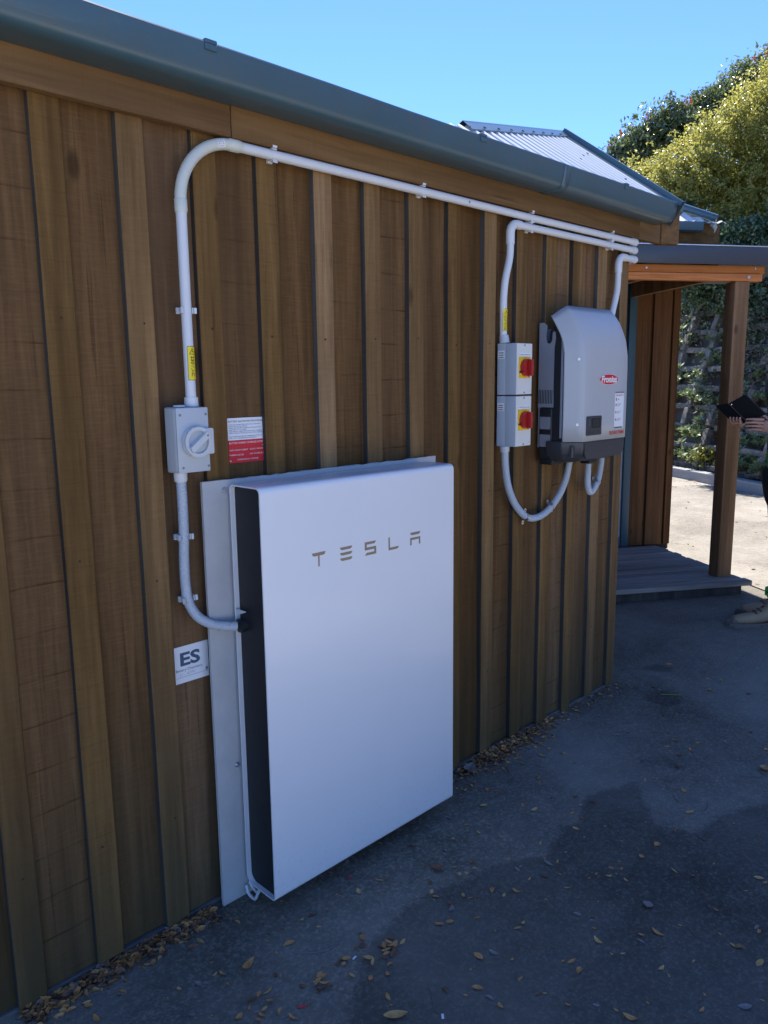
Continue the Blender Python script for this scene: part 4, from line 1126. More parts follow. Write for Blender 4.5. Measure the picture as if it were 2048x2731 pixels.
isolator(1.4115, 1.5965, 'upper of two white isolator boxes with red handle on yellow plate')
isolator(1.2225, 1.4075, 'lower of two white isolator boxes with red handle on yellow plate')

# ------------------------------------------------------------------ inverter
inv = thing('solar_inverter', (1.66, .08, 1.14), 'grey curved solar inverter with red oval badge and black base', 'inverter')
IY = -.020
prR = [(-.0195, 1.228), (-.020, 1.30), (-.020, 1.40), (-.0195, 1.50), (-.018, 1.553), (-.0135, 1.585), (-.008, 1.616), (.006, 1.652), (.0235, 1.689), (.045, 1.718), (.068, 1.741)]
prL = [(.044, 1.228), (.044, 1.30), (.044, 1.40), (.045, 1.50), (.0455, 1.565), (.049, 1.585), (.054, 1.609), (.066, 1.637), (.080, 1.661), (.094, 1.684), (.108, 1.705)]
cols = [(1.450, prL, 0), (1.453, prL, -.004), (1.466, None, .34), (1.480, None, .68), (1.494, None, .96), (1.500, prR, 0), (1.56, prR, -.001), (1.66, prR, -.0015), (1.76, prR, -.001), (1.818, prR, 0), (1.824, None, .96), (1.838, None, .68), (1.852, None, .34), (1.865, prL, -.004), (1.868, prL, 0)]
V = []; F = []; nr = len(prR)
for x, pr, k in cols:
    for i in range(nr):
        if pr is None: y = prL[i][0] + (prR[i][0] - prL[i][0]) * k; z = prL[i][1] + (prR[i][1] - prL[i][1]) * k
        else: y = pr[i][0] + k; z = pr[i][1]
        V.append((x, y, z))
for c in range(len(cols) - 1):
    for i in range(nr - 1): F.append((c * nr + i, (c + 1) * nr + i, (c + 1) * nr + i + 1, c * nr + i + 1))
cov = mesh('cover', V, F, 'inverter_cover_grey', inv, True); cov.data.set_sharp_from_angle(angle=R(45))
so = cov.modifiers.new('sheet', 'SOLIDIFY'); so.thickness = .006; so.offset = -1
# black body behind the cover, and base moulding
def body_prof(bm): pass
box('body', 1.468, 1.850, .050, .125, 1.165, 1.655, 'soft_black', inv, .012, 3)
box('inner_rim', 1.460, 1.466, .056, .066, 1.24, 1.62, 'bracket_metal', inv, .002, 1)
# base: lofted sections from the cover bottom down and back
secs = [(1.2285, [(1.452, .050), (1.499, -.017), (1.819, -.017), (1.866, .050)]), (1.205, [(1.453, .050), (1.501, -.016), (1.817, -.016), (1.865, .050)]), (1.180, [(1.458, .050), (1.505, -.011), (1.813, -.011), (1.860, .050)]),
        (1.160, [(1.470, .052), (1.514, .004), (1.804, .004), (1.850, .052)]), (1.147, [(1.492, .058), (1.530, .028), (1.788, .028), (1.828, .058)]), (1.142, [(1.510, .066), (1.545, .045), (1.773, .045), (1.810, .066)])]
V = []; F = []
for z, P in secs:
    V += [(P[0][0], .122, z)] + [(x, y, z) for x, y in P] + [(P[3][0], .122, z)]
for i in range(len(secs) - 1):
    for k in range(6): F.append((i * 6 + k, i * 6 + (k + 1) % 6, (i + 1) * 6 + (k + 1) % 6, (i + 1) * 6 + k))
F += [tuple(range(6)), tuple((len(secs) - 1) * 6 + k for k in range(5, -1, -1))]
bs = mesh('base', V, F, 'charcoal_plastic', inv); fixnormals(bs)
bv = bs.modifiers.new('soft', 'BEVEL'); bv.width = .006; bv.segments = 3; bv.limit_method = 'ANGLE'; bv.angle_limit = R(12)
bs.data.polygons.foreach_set('use_smooth', [True] * len(bs.data.polygons))
on_wall('base_panel', [(1.520, 1.162), (1.545, 1.158), (1.780, 1.158), (1.800, 1.166), (1.812, 1.185), (1.812, 1.221), (1.510, 1.221), (1.510, 1.180)], -.0145, .004, 'charcoal_plastic', inv, True)
# DC switch recess on the left bevel
bvl = Vector((.047, -.067, 0)).normalized(); bn = Vector((-.067, -.047, 0)).normalized()
prism('dc_switch', rrect(-.010, .010, 1.165, 1.215, .009, 4), Vector((1.4765, .0165, 0)) + bn * .0005, bvl, EZ, bn, .003, 'matt_black', inv, True)
prism('dc_switch_lever', [(-.003, 1.170), (.003, 1.168), (.005, 1.190), (.002, 1.210), (-.002, 1.210)], Vector((1.4765, .0165, 0)) + bn * .0038, bvl, EZ, bn, .009, 'charcoal_plastic', inv, True)
# wall bracket, seen edge-on at the left, with hook notch and vent slots
hook = [(.169, 1.358), (.169, 1.680), (.149, 1.681), (.134, 1.668), (.137, 1.650), (.139, 1.625), (.134, 1.607), (.126, 1.600), (.116, 1.604), (.110, 1.615), (.109, 1.640), (.104, 1.648), (.097, 1.642), (.094, 1.620), (.100, 1.585), (.1005, 1.435), (.0985, 1.358)]
brk = prism('wall_bracket', hook, (1.467, 0, 0), EY, EZ, EX, .003, 'bracket_metal', inv)
for k in range(9):
    y = .1045 + k * .0073; prism('vent_slot', [(y, 1.372), (y + .0034, 1.372), (y + .0034, 1.425), (y, 1.425)], (1.4669, 0, 0), EY, EZ, -EX, .0004, 'matt_black', brk)
box('bracket_plate', 1.4705, 1.85, .162, .1695, 1.20, 1.66, 'bracket_metal', inv)
box('lower_housing', 1.466, 1.85, .101, .164, 1.155, 1.3575, 'soft_black', inv, .010, 3)
for z in (1.297, 1.228): prism('knockout', rrect(.109, .157, z - .024, z + .024, .004, 3), (1.4657, 0, 0), EY, EZ, -EX, .002, 'bracket_metal', inv)
box('cable_foot', 1.475, 1.56, .105, .16, 1.132, 1.156, 'matt_black', inv, .004, 2)
box('cable_foot', 1.70, 1.76, .070, .115, 1.120, 1.143, 'matt_black', inv, .006, 2)
# screws with dished recesses on the left bevel
for z in (1.539, 1.294):
    c_ = Vector((1.482, .0005, z)); prism('screw_recess', circ(0, 0, .010, 20), c_ + bn * .0005, bvl, EZ, bn, .0012, 'inverter_cover_grey', inv, True)
    prism('screw', circ(0, 0, .0045, 14), c_ + bn * .0019, bvl, EZ, bn, .0014, 'zinc', inv); prism('screw', circ(0, 0, .0018, 6), c_ + bn * .0035, bvl, EZ, bn, .0004, 'ink_black', inv)
# badge, display, sticker, model name
IF = IY - .0018
on_wall('badge', circ(1.6685, 1.4625, .0205, 48, .0715), IF, .0012, 'ink_white', inv)
bdg = on_wall('badge', circ(1.6685, 1.4625, .0192, 48, .0698), IF - .0013, .0006, 'label_red', inv)
text('lettering', 'Fronius', .034, lambda a, b: (1.6085 + a, IF - .0024, 1.4520 + b), 'ink_white', inv, 'LEFT', .0013, .22, .120)
on_wall('badge_stroke', [(1.6105, 1.4715), (1.614, 1.4755), (1.634, 1.4765), (1.633, 1.4735), (1.616, 1.4725)], IF - .0019, .0006, 'ink_white', inv)
dsp = on_wall('display_frame', rrect(1.511, 1.620, 1.250, 1.324, .004, 3), IF, .0025, 'charcoal_plastic', inv)
on_wall('display_window', rrect(1.545, 1.612, 1.278, 1.316, .002, 2), IF - .0026, .0006, 'lcd', inv)
on_wall('display_window', rrect(1.552, 1.603, 1.283, 1.311, .001, 2), IF - .0033, .0004, 'soft_black', inv)
for k in range(3): on_wall('status_light', circ(1.529, 1.308 - k * .0085, .0018, 10), IF - .0026, .0006, 'ink_grey', inv)
for k in range(4): on_wall('button', circ(1.530 + k * .023, 1.262, .0035, 10), IF - .0026, .0006, 'soft_black', inv)
st = on_wall('sticker', rrect(1.7215, 1.7935, 1.2685, 1.4135, .001, 2), IF, .0006, 'label_white', inv)
on_wall('sticker_band', [(1.7215, 1.4075), (1.7935, 1.4075), (1.7935, 1.4135), (1.7215, 1.4135)], IF - .0007, .0004, 'ink_grey', inv)
on_wall('sticker_band', [(1.7215, 1.2690), (1.7850, 1.2690), (1.7850, 1.2740), (1.7215, 1.2740)], IF - .0007, .0004, 'ink_blue', inv)
text('lettering', 'PRODUCT REGISTRATION', .0052, lambda a, b: (1.7275 + a, IF - .0011, 1.3980 + b), 'label_red', inv, 'LEFT', .0002, 0, .060)
on_wall('sticker_icon', rrect(1.7285, 1.7365, 1.3775, 1.3895, .001, 2), IF - .0007, .0004, 'ink_grey', inv)
on_wall('sticker_icon', circ(1.7505, 1.3830, .0035, 12), IF - .0007, .0004, 'ink_grey', inv)
for z in (1.3625, 1.3330, 1.3035):
    on_wall('sticker_icon', rrect(1.7280, 1.7345, z - .005, z + .004, .001, 2), IF - .0007, .0004, 'label_red', inv)
    for k, wd in enumerate((.034, .028, .022)): on_wall('sticker_line', [(1.7390, z + .0020 - k * .0038), (1.7390 + wd, z + .0020 - k * .0038), (1.7390 + wd, z + .0033 - k * .0038), (1.7390, z + .0033 - k * .0038)], IF - .0007, .0003, 'ink_grey', inv)
text('lettering', 'FRONIUS PRIMO', .0205, lambda a, b: (1.6870 + a, IF - .0006, 1.2445 + b), 'label_red', inv, 'LEFT', .0003, 0, .118)

# corrugated drops below the isolators and the inverter
def strap(parent, c, along, r, tail=None, mat='zinc'):
    c = Vector(c); t_ = Vector(along).normalized(); s = t_.cross(EY).normalized(); V = []; F = []
    for i in range(17):
        a = 2 * math.pi * i / 16
        o = s * math.cos(a) + EY * math.sin(a)
        for d, e in ((-.0065, .0006), (.0065, .0006), (.0065, .0018), (-.0065, .0018)): V.append(c + o * (r + e) + t_ * d)
    for i in range(16):
        for k in range(4): F.append((i * 4 + k, i * 4 + (k + 1) % 4, (i + 1) * 4 + (k + 1) % 4, (i + 1) * 4 + k))
    o = mesh('saddle', V, F, mat, parent, True); fixnormals(o)
    o.data.set_sharp_from_angle(angle=R(40))
    for d in (s, -s):
        b = c + d * (r + .002) + EY * (r * .6)
        q = prism('saddle_ear', rrect(0, .016, -.0065, .0065, .004, 3), b, d, t_, -EY, .0014, mat, parent)
        prism('saddle_slot', rrect(.0055, .0105, -.003, .003, .0015, 2), b - EY * .0015, d, t_, -EY, .0003, 'matt_black', parent)
cd = thing('isolator_hose', (1.4, .12, .92), 'white corrugated conduit looping from the isolators up to the inverter base', 'conduit')
pth = catmull([(1.2105, .138, 1.224), (1.212, .138, 1.207), (1.217, .139, 1.148), (1.238, .141, 1.072), (1.282, .143, 1.002), (1.349, .145, .945), (1.411, .144, .924), (1.484, .142, .932), (1.545, .138, .966), (1.594, .134, 1.013), (1.622, .130, 1.064), (1.630, .124, 1.115), (1.632, .120, 1.145)], 10)
corrugated('hose', pth, CR + .0009, 'pvc_grey', cd)
sweep('adaptor', [(1.2105, .138, 1.2222), (1.2105, .138, 1.205), (1.2108, .138, 1.200)], [.0178, .0170, .0150], 'pvc_grey', cd, 18)
strap(cd, (1.362, .145, .937), (.9, 0, -.3), CR + .001); strap(cd, (1.532, .139, .958), (.75, 0, .6), CR + .001)
ce = thing('inverter_hose', (1.8, .1, .98), 'short white corrugated conduit hooking under the right side of the inverter', 'conduit')
pth = catmull([(1.731, .093, 1.122), (1.731, .094, 1.085), (1.738, .098, 1.040), (1.764, .106, 1.000), (1.802, .116, .990), (1.848, .126, 1.006), (1.888, .134, 1.040), (1.914, .140, 1.090), (1.930, .146, 1.15), (1.935, .151, 1.30), (1.932, .151, 1.60)], 10)
corrugated('hose', pth, CR + .0007, 'pvc_grey', ce)
strap(ce, (1.868, .130, 1.022), (.7, 0, .65), CR + .001)
# ------------------------------------------------------------------ person at the right edge, reading a tablet
PO = Vector((3.757, -.05, 0)); PD = Vector((-.709, .705, 0)); PL = Vector((-.705, -.709, 0))
def pp(d, l, z): return PO + PD * d + PL * l + EZ * z
def skin_mesh(joints, edges, root=0, sub=2):
    """joints: list of (point, radius[, radius2]); returns an evaluated mesh"""
    me = bpy.data.meshes.new('skin_tmp'); me.from_pydata([tuple(j[0]) for j in joints], edges, [])
    o = bpy.data.objects.new('skin_tmp', me); COL.objects.link(o)
    o.modifiers.new('s', 'SKIN').use_smooth_shade = True
    if not me.skin_vertices: 
        bm = bmesh.new(); bm.from_mesh(me); bm.verts.layers.skin.verify(); bm.to_mesh(me); bm.free()
    for i, j in enumerate(joints):
        sv = me.skin_vertices[0].data[i]; sv.radius = (j[1], j[2] if len(j) > 2 else j[1]); sv.use_root = (i == root); sv.use_loose = False
    m = o.modifiers.new('u', 'SUBSURF'); m.levels = sub; m.render_levels = sub
    bpy.context.view_layer.update()
    ev = o.evaluated_get(bpy.context.evaluated_depsgraph_get())
    out = bpy.data.meshes.new_from_object(ev)
    bpy.data.objects.remove(o); bpy.data.meshes.remove(me)
    return out
def join_meshes(name, ms, mat):
    V = []; F = []
    for m in ms:
        b = len(V); V += [v.co.copy() for v in m.vertices]; F += [tuple(b + i for i in p.vertices) for p in m.polygons]
        bpy.data.meshes.remove(m)
    me = bpy.data.meshes.new(name); me.from_pydata([tuple(v) for v in V], [], F); me.materials.append(M(mat))
    me.polygons.foreach_set('use_smooth', [True] * len(me.polygons)); return me
J = [(pp(0, 0, .96), .135, .12), (pp(.01, 0, 1.12), .125, .11), (pp(.0, 0, 1.32), .15, .12), (pp(0, 0, 1.45), .085, .08), (pp(.015, 0, 1.53), .056), (pp(.03, 0, 1.60), .078, .085), (pp(.035, 0, 1.67), .085, .098), (pp(.03, 0, 1.735), .066, .075),
     (pp(.0, .18, 1.42), .058), (pp(-.05, .24, 1.15), .043), (pp(.075, .17, 1.165), .035), (pp(.135, .125, 1.178), .028, .033),
     (pp(.0, -.18, 1.42), .058), (pp(-.03, -.25, 1.17), .043), (pp(.13, -.17, 1.22), .034), (pp(.235, -.085, 1.225), .028, .031),
     (pp(.02, .10, .88), .088), (pp(.085, .10, .52), .056), (pp(.072, .10, .36), .054), (pp(.085, .095, .12), .038),
     (pp(.0, -.10, .88), .088), (pp(-.02, -.11, .52), .056), (pp(-.05, -.11, .36), .054), (pp(-.06, -.11, .12), .038)]
ED = [(0, 1), (1, 2), (2, 3), (3, 4), (4, 5), (5, 6), (6, 7), (3, 8), (8, 9), (9, 10), (10, 11), (3, 12), (12, 13), (13, 14), (14, 15), (0, 16), (16, 17), (17, 18), (18, 19), (0, 20), (20, 21), (21, 22), (22, 23)]
parts = [skin_mesh(J, ED)]
# near hand: palm and five fingers lying along the lower edge of the tablet
def finger(pts, r): return skin_mesh([(p, r * (1 - .12 * i)) for i, p in enumerate(pts)], [(i, i + 1) for i in range(len(pts) - 1)], 0, 2)
parts.append(skin_mesh([(pp(.13, .126, 1.178), .027, .032), (pp(.165, .105, 1.182), .019, .036), (pp(.200, .085, 1.186), .016, .038), (pp(.222, .076, 1.19), .013, .036)], [(0, 1), (1, 2), (2, 3)], 0, 2))
for k, (dz, ln, dl) in enumerate(((.030, .086, 0), (.011, .092, .004), (-.009, .086, .004), (-.028, .068, .0))):
    z = 1.193 + dz
    parts.append(finger([pp(.205, .080 + dl, z), pp(.222 + ln * .30, .074 + dl, z + .003), pp(.222 + ln * .62, .064 + dl, z + .004), pp(.222 + ln * .92, .048 + dl, z + .002)], .0092))
parts.append(finger([pp(.165, .085, 1.205), pp(.190, .060, 1.238), pp(.222, .042, 1.256), pp(.250, .036, 1.262)], .0105))
# far hand: cupped under the cover
parts.append(skin_mesh([(pp(.235, -.085, 1.225), .027, .031), (pp(.275, -.05, 1.212), .018, .036), (pp(.310, -.02, 1.205), .015, .037)], [(0, 1), (1, 2)], 0, 2))
for k in range(4):
    a = -.020 + k * .017
    parts.append(finger([pp(.300 + a * .3, -.03 + a, 1.203), pp(.345 - k * .006, .005 + a, 1.200 + k * .003), pp(.368 - k * .010, .022 + a, 1.218), pp(.372 - k * .012, .026 + a, 1.240)], .0092))
parts.append(finger([pp(.265, -.07, 1.23), pp(.295, -.07, 1.262), pp(.325, -.055, 1.282)], .0105))
# face: nose, brow, ears, lips
parts.append(skin_mesh([(pp(.105, 0, 1.675), .012), (pp(.132, 0, 1.640), .016), (pp(.112, 0, 1.632), .012)], [(0, 1), (1, 2)], 0, 1))
for s in (1, -1): parts.append(skin_mesh([(pp(.02, .082 * s, 1.67), .010, .02), (pp(.018, .090 * s, 1.645), .008, .015), (pp(.022, .084 * s, 1.625), .007, .01)], [(0, 1), (1, 2)], 0, 1))
parts.append(skin_mesh([(pp(.098, .022, 1.602), .008), (pp(.108, 0, 1.601), .010), (pp(.098, -.022, 1.602), .008)], [(0, 1), (1, 2)], 0, 1))
per = link(bpy.data.objects.new('person', join_meshes('person', parts, 'skin')))
tag(per, 'person in dark shorts and tan boots standing by the veranda, holding a black tablet', 'person')
def cloth(name, joints, edges, mat, parent=per, sub=2):
    m = join_meshes(name, [skin_mesh(joints, edges, 0, sub)], mat); return link(bpy.data.objects.new(name, m), parent)
cloth('shorts', [(pp(0, 0, .98), .150, .14), (pp(0, 0, .90), .145, .14), (pp(.03, .10, .80), .105), (pp(.075, .10, .635), .085), (pp(-.0, -.10, .80), .105), (pp(-.03, -.11, .635), .088)], [(0, 1), (1, 2), (2, 3), (1, 4), (4, 5)], 'dark_cloth')
cloth('shirt', [(pp(0, 0, .88), .160, .145), (pp(0, 0, 1.12), .150, .135), (pp(0, 0, 1.33), .168, .135), (pp(0, 0, 1.47), .085, .08), (pp(.0, .19, 1.43), .072), (pp(-.04, .245, 1.19), .058), (pp(.0, -.19, 1.43), .072), (pp(-.03, -.255, 1.18), .055), (pp(.125, -.172, 1.225), .045)], [(0, 1), (1, 2), (2, 3), (2, 4), (4, 5), (2, 6), (6, 7), (7, 8)], 'grey_cloth')
cloth('safety_vest', [(pp(-.01, 0, .84), .160, .145), (pp(-.01, 0, 1.02), .155, .142), (pp(0, 0, 1.16), .160, .143)], [(0, 1), (1, 2)], 'hivis_green')
cloth('hair', [(pp(-.02, 0, 1.63), .075, .085), (pp(-.012, 0, 1.70), .092, .10), (pp(.02, 0, 1.765), .072, .078), (pp(.065, 0, 1.752), .045, .055)], [(0, 1), (1, 2), (2, 3)], 'hair_brown')
for s in (1, -1):
    prism('eye', circ(0, 0, .0065, 12), pp(.112, .031 * s, 1.672), PL, EZ, PD, .004, 'ink_white', per); prism('pupil', circ(0, 0, .0030, 10), pp(.1165, .031 * s, 1.672), PL, EZ, PD, .001, 'ink_black', per)
def boot(dd, ll):
    P = lambda d, l, z: pp(dd + d, ll + l, z)
    b = cloth('boot', [(P(.0, 0, .175), .050, .047), (P(.0, 0, .10), .050, .050), (P(.045, 0, .062), .050, .044), (P(.125, 0, .050), .047, .036), (P(.20, 0, .043), .046, .030), (P(.245, 0, .040), .032, .022), (P(-.035, 0, .055), .040, .042)], [(0, 1), (1, 2), (2, 3), (3, 4), (4, 5), (1, 6)], 'boot_leather')
    pl_ = [(-.075, 0), (-.068, .030), (-.03, .040), (.05, .036), (.13, .046), (.21, .047), (.262, .030), (.278, 0), (.262, -.030), (.21, -.047), (.13, -.046), (.05, -.036), (-.03, -.040), (-.068, -.030)]
    prism('sole', pl_, P(0, 0, .0), PD, PL, EZ, .026, 'boot_sole', b)
    prism('toe_cap', [(.205, .036), (.245, .030), (.272, 0), (.245, -.030), (.205, -.036)], P(0, 0, .027), PD, PL, EZ, .018, 'boot_sole', b)
    for k in range(5):
        d = .030 + k * .026; z = .126 - k * .013
        sweep('lace', [P(d, .030, z - .004), P(d + .006, .0, z + .004 + .003), P(d, -.030, z - .004)], .0028, 'dark_cloth', b, 6)
    for k in range(6): prism('lug', [(-.06 + k * .055, .043), (-.03 + k * .055, .043), (-.03 + k * .055, .048), (-.06 + k * .055, .048)], P(0, 0, .001), PD, PL, EZ, .014, 'boot_sole', b)
    so_ = cloth('sock', [(P(.0, 0, .165), .0475), (P(.0, 0, .20), .0480), (P(-.002, 0, .232), .0485)], [(0, 1), (1, 2)], 'dark_cloth')
    for z in (.196, .222):
        sweep('sock_band', [P(0, 0, z - .0085), P(0, 0, z + .0085)], .0505, 'hivis_green', so_, 20)
boot(.085, .095); boot(-.06, -.11)
tb = thing('tablet', pp(.30, .02, 1.21), 'black tablet in an open folding cover held by the person', 'tablet')
def slab(name, a, b, c, th, mat, parent):
    a, b, c = Vector(a), Vector(b), Vector(c); x = b - a; y = c - a; n_ = x.cross(y).normalized() * th
    o = mesh(name, [a, a + x, a + x + y, a + y, a + n_, a + x + n_, a + x + y + n_, a + y + n_], [(0, 1, 2, 3), (7, 6, 5, 4), (0, 4, 5, 1), (1, 5, 6, 2), (2, 6, 7, 3), (3, 7, 4, 0)], mat, parent); fixnormals(o)
    bv_ = o.modifiers.new('soft', 'BEVEL'); bv_.width = .003; bv_.segments = 2
    return o
tA = pp(.375, -.015, 1.318); tB = pp(.315, .065, 1.372); tC = pp(.195, .075, 1.258); tD_ = tA + tC - tB
slab('back', tB, tA, tC, .008, 'tablet_black', tb)
fA = tA + PD * .004; slab('cover', fA, fA + PD * .045 - EZ * .014 - PL * .07, fA + (tC - tB) + PD * .003, .004, 'tablet_black', tb)
prism('camera_lens', circ(0, 0, .003, 10), tA + (tC - tB) * .08 + PL * .012, PD, EZ, PL, .004, 'zinc', tb)

# ------------------------------------------------------------------ fallen leaves, twigs and scraps on the asphalt
def leaf_mesh(name, L, W, curl, bend_, mat):
    V = []; F = []; n = 7
    for i in range(n + 1):
        s = i / n; wd = W * math.sin(math.pi * min(1, s * .96 + .04)) ** .8 * .5; x = (s - .5) * L
        z = curl * (2 * s - 1) ** 2 * L; y = bend_ * math.sin(math.pi * s) * L
        for k in (-1, 0, 1): V.append((x, y + k * wd, z + abs(k) * wd * .45 + .0008 + random.uniform(0, .0006)))
    for i in range(n):
        for k in range(2): F.append((i * 3 + k, i * 3 + k + 1, i * 3 + k + 4, i * 3 + k + 3))
    me = bpy.data.meshes.new(name); me.from_pydata(V, [], F); me.materials.append(M(mat)); me.polygons.foreach_set('use_smooth', [True] * len(me.polygons)); return me
LM = {}
for m_ in ('leaf_tan', 'leaf_yellow', 'leaf_brown', 'leaf_grey'):
    LM[m_] = [leaf_mesh('leaf', 1., random.uniform(.36, .55), random.uniform(-.05, .22), random.uniform(-.14, .14), m_) for _ in range(5)]
LAB = {'leaf_tan': ('small dry orange-tan leaf lying on the asphalt', 'orange-tan leaves on the asphalt'), 'leaf_yellow': ('small pale yellow leaf lying on the asphalt', 'yellow leaves on the asphalt'),
       'leaf_brown': ('small shrivelled brown leaf lying on the asphalt', 'brown leaves on the asphalt'), 'leaf_grey': ('small bleached grey leaf lying on the asphalt', 'grey leaves on the asphalt')}
rl = random.Random(21)
def drop_leaf(x, y, size, m_, z=.0035, label=None):
    o = bpy.data.objects.new('fallen_leaf', rl.choice(LM[m_])); COL.objects.link(o)
    o.location = (x, y, z); o.rotation_euler = (rl.uniform(-.25, .25), rl.uniform(-.2, .2), rl.uniform(0, 6.28)); o.scale = (size, size, size)
    if label: tag(o, label, 'leaf')
    else: tag(o, LAB[m_][0], 'leaf', LAB[m_][1])
def seen(x, y):      # part of the ground the photograph shows
    return y < .15 and (x + .66) * 1.27 + (y - .18) * 1.24 > 0 and (y + 1.09) * 3.12 - (x - .58) * 1.04 > 0
def pick(): return rl.choices(['leaf_tan', 'leaf_yellow', 'leaf_brown', 'leaf_grey'], [.46, .18, .26, .10])[0]
cnt = 0
while cnt < 300:
    x = rl.uniform(-.6, 3.0); y = rl.uniform(-1.1, .1)
    if not seen(x, y): continue
    if rl.random() > (1.0 if x < 1.2 else .4): continue
    drop_leaf(x, y, rl.choice([.010, .012, .014, .017, .020, .025, .030]) * rl.uniform(.85, 1.15), pick()); cnt += 1
for cx_, cy_, k_, sp in ((.136, -.304, 14, .022), (-.07, -.263, 10, .018), (.090, -.300, 8, .028), (-.24, -.225, 12, .035), (.9, .09, 8, .04), (.04, -.27, 6, .05)):
    for _ in range(k_): drop_leaf(cx_ + rl.gauss(0, sp), cy_ + rl.gauss(0, sp), rl.uniform(.016, .028), rl.choice(['leaf_tan', 'leaf_tan', 'leaf_brown', 'leaf_yellow']), .004 + rl.uniform(0, .006))
def big_leaf(x, y, L, Wd, rz, m_, label, curl=.15):
    o = link(bpy.data.objects.new('fallen_leaf', leaf_mesh('leaf', L, Wd, curl, .05, m_))); o.location = (x, y, .005); o.rotation_euler = (.1, .1, rz); tag(o, label, 'leaf')
big_leaf(1.01, .128, .085, .05, .5, 'leaf_grey', 'large curled grey leaf against the wall right of the battery', .25)
big_leaf(.478, -.172, .045, .036, 1.0, 'leaf_brown', 'broad brown leaf on the asphalt in front of the battery')
big_leaf(1.79, -.66, .05, .035, .3, 'leaf_tan', 'orange leaf on the asphalt at the right edge of the view')
big_leaf(.763, -.707, .032, .028, .2, 'leaf_grey', 'square-ended pale beige leaf on the dark damp stain')
big_leaf(-.159, -.093, .050, .02, .4, 'leaf_tan', 'long curled tan leaf on the asphalt below the battery corner', .3)
big_leaf(-.008, -.468, .06, .022, -.5, 'leaf_yellow', 'long greenish yellow leaf at the bottom edge of the view')
# leaf litter banked up against the wall
V = []; F = []
for k in range(2000):
    a = rl.random()
    if a < .42: x = rl.gauss(1.25, .16)
    elif a < .70: x = rl.uniform(-.62, -.10)
    else: x = rl.uniform(-.6, 2.2)
    if -.1 < x < .8 and rl.random() < .75: continue
    y = .168 - abs(rl.gauss(0, .030 if not 1.05 < x < 1.5 else .042)); hmax = .028 if 1.05 < x < 1.5 else .014
    z = .003 + rl.random() * hmax * max(0, 1 - (.17 - y) / .09)
    src = rl.choice(LM['leaf_tan']); s = rl.uniform(.008, .024) * (1.25 if x < 0 else 1)
    mt_ = Matrix.Translation((x, y, z)) @ Matrix.Rotation(rl.uniform(0, 6.28), 4, 'Z') @ Matrix.Rotation(rl.uniform(-.7, .7), 4, 'X') @ Matrix.Scale(s, 4)
    b = len(V); V += [mt_ @ v.co for v in src.vertices]; F += [tuple(b + i for i in p.vertices) for p in src.polygons]
lit = mesh('leaf_litter', V, F, 'leaf_tan', None, True)
for m_ in ('leaf_brown', 'leaf_yellow', 'leaf_grey'): lit.data.materials.append(M(m_))
pm = []
for k in range(len(F) // 14): pm += [rl.choices([0, 1, 2, 3], [.4, .42, .1, .08])[0]] * 14
lit.data.polygons.foreach_set('material_index', pm)
tag(lit, 'brown leaf litter banked along the foot of the timber wall', 'leaf litter', kind='stuff')
# grit and tiny pale specks
V = []; F = []
for k in range(1500):
    x = rl.uniform(-.6, 3.4); y = rl.uniform(-1.1, .16)
    if not seen(x, y): continue
    s = rl.choice([.0008, .001, .0012, .0018, .0026]); b = len(V); a = rl.uniform(0, 6.28); e = rl.uniform(.4, 1)
    for q in range(4): V.append((x + s * math.cos(a + q * 1.57) * (1 if q % 2 else e), y + s * math.sin(a + q * 1.57) * (1 if q % 2 else e), .0036))
    V.append((x, y, .0036 + s * .8))
    for q in range(4): F.append((b + q, b + (q + 1) % 4, b + 4))
tag(mesh('grit', V, F, 'leaf_grey'), 'pale grit and specks scattered over the asphalt', 'grit', kind='stuff')
for k in range(34):
    while True:
        x = rl.uniform(-.4, 1.9); y = rl.uniform(-1.05, .08)
        if seen(x, y): break
    L = rl.uniform(.03, .085); a = rl.uniform(0, 6.28); d = Vector((math.cos(a), math.sin(a), 0)); n_ = Vector((-d.y, d.x, 0)) * rl.uniform(-.12, .12) * L
    c_ = Vector((x, y, .0042)); tw = sweep('twig', catmull([c_ - d * L / 2, c_ + n_, c_ + d * L / 2 + EZ * .001], 4), rl.uniform(.0005, .0011), 'twig', None, 5)
    tag(tw, 'thin dry twig lying on the asphalt', 'twig', 'twigs on the asphalt')
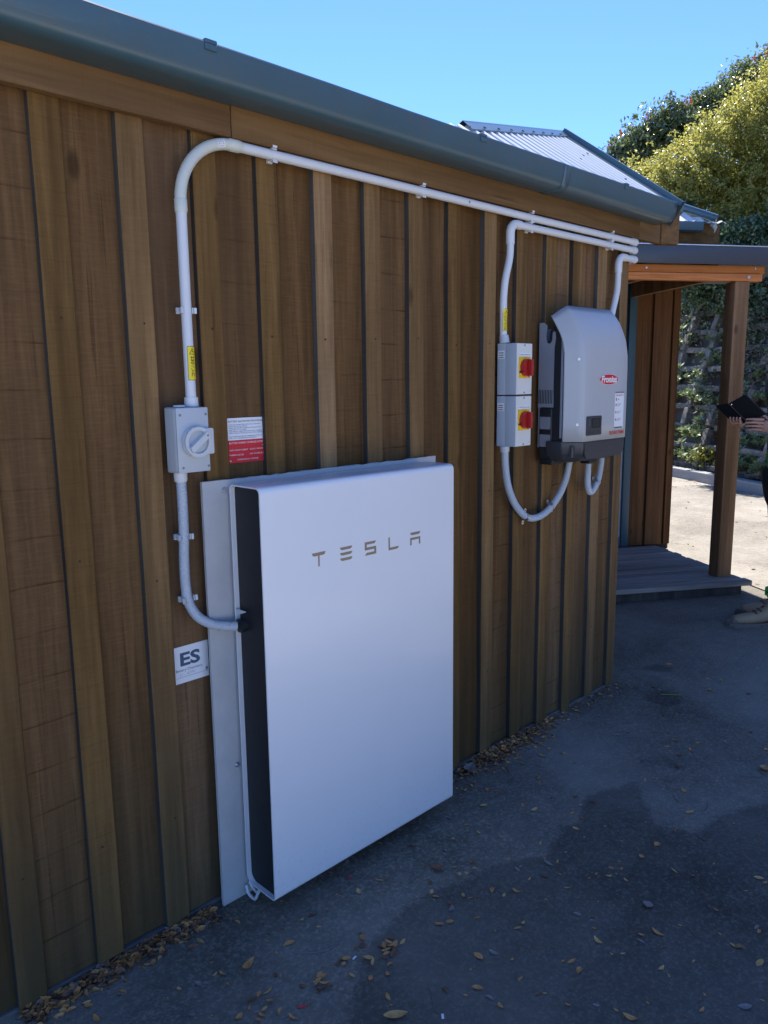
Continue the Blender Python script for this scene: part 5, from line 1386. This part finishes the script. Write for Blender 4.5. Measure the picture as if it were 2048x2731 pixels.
st_ = sweep('grass_stem', catmull([(-.046, -.134, .005), (.0, -.18, .005), (.050, -.193, .006), (.096, -.169, .005)], 6), .0010, 'leaf_grey', None, 6)
tag(st_, 'long pale curved grass stem on the asphalt below the battery', 'grass stem')
tg = sweep('green_stem', [(2.19, -.055, .006), (2.22, -.09, .007), (2.25, -.13, .005)], .0022, 'bright_leaf', None, 6); tag(tg, 'bright green stem lying on the small dark damp spot', 'stem')
def scrap(x, y, L, Wd, rz, m_, label):
    fr = Matrix.Translation((x, y, .004)) @ Matrix.Rotation(rz, 4, 'Z')
    o = box('plastic_scrap', -L / 2, L / 2, -Wd / 2, Wd / 2, 0, .0016, m_, None, .0005, 1, fr); tag(o, label, 'scrap')
scrap(.265, -.007, .020, .0045, .9, 'label_red', 'red plastic scrap on the asphalt under the battery')
scrap(-.142, -.287, .020, .006, -.7, 'label_red', 'red plastic scrap near the bottom edge of the view')
scrap(.053, -.261, .013, .005, .2, 'label_white', 'white scrap beside the heap of tan leaves')
scrap(.071, -.545, .014, .006, .8, 'label_white', 'white folded scrap at the bottom edge of the view')

# pale leaf flecks and dust on the sunlit yard
V = []; F = []
for k in range(420):
    p_ = wp(rl.uniform(.2, 3.08), rl.uniform(-1.5, 8.5), .0095) if k % 3 else wp(3.08 - abs(rl.gauss(0, .12)), rl.uniform(0, 8.5), .0095)
    src = rl.choice(LM['leaf_yellow']); s_ = rl.uniform(.012, .045)
    mt_ = Matrix.Translation(p_) @ Matrix.Rotation(rl.uniform(0, 6.28), 4, 'Z') @ Matrix.Rotation(rl.uniform(-.4, .4), 4, 'X') @ Matrix.Scale(s_, 4)
    b = len(V); V += [mt_ @ v.co for v in src.vertices]; F += [tuple(b + i for i in q.vertices) for q in src.polygons]
yl = mesh('yard_leaves', V, F, 'leaf_yellow', None, True); yl.data.materials.append(M('leaf_brown'))
pm = []
for k in range(len(F) // 14): pm += [rl.choices([0, 1], [.7, .3])[0]] * 14
yl.data.polygons.foreach_set('material_index', pm)
tag(yl, 'pale dry leaf flecks scattered over the sunlit yard', 'leaf litter', kind='stuff')
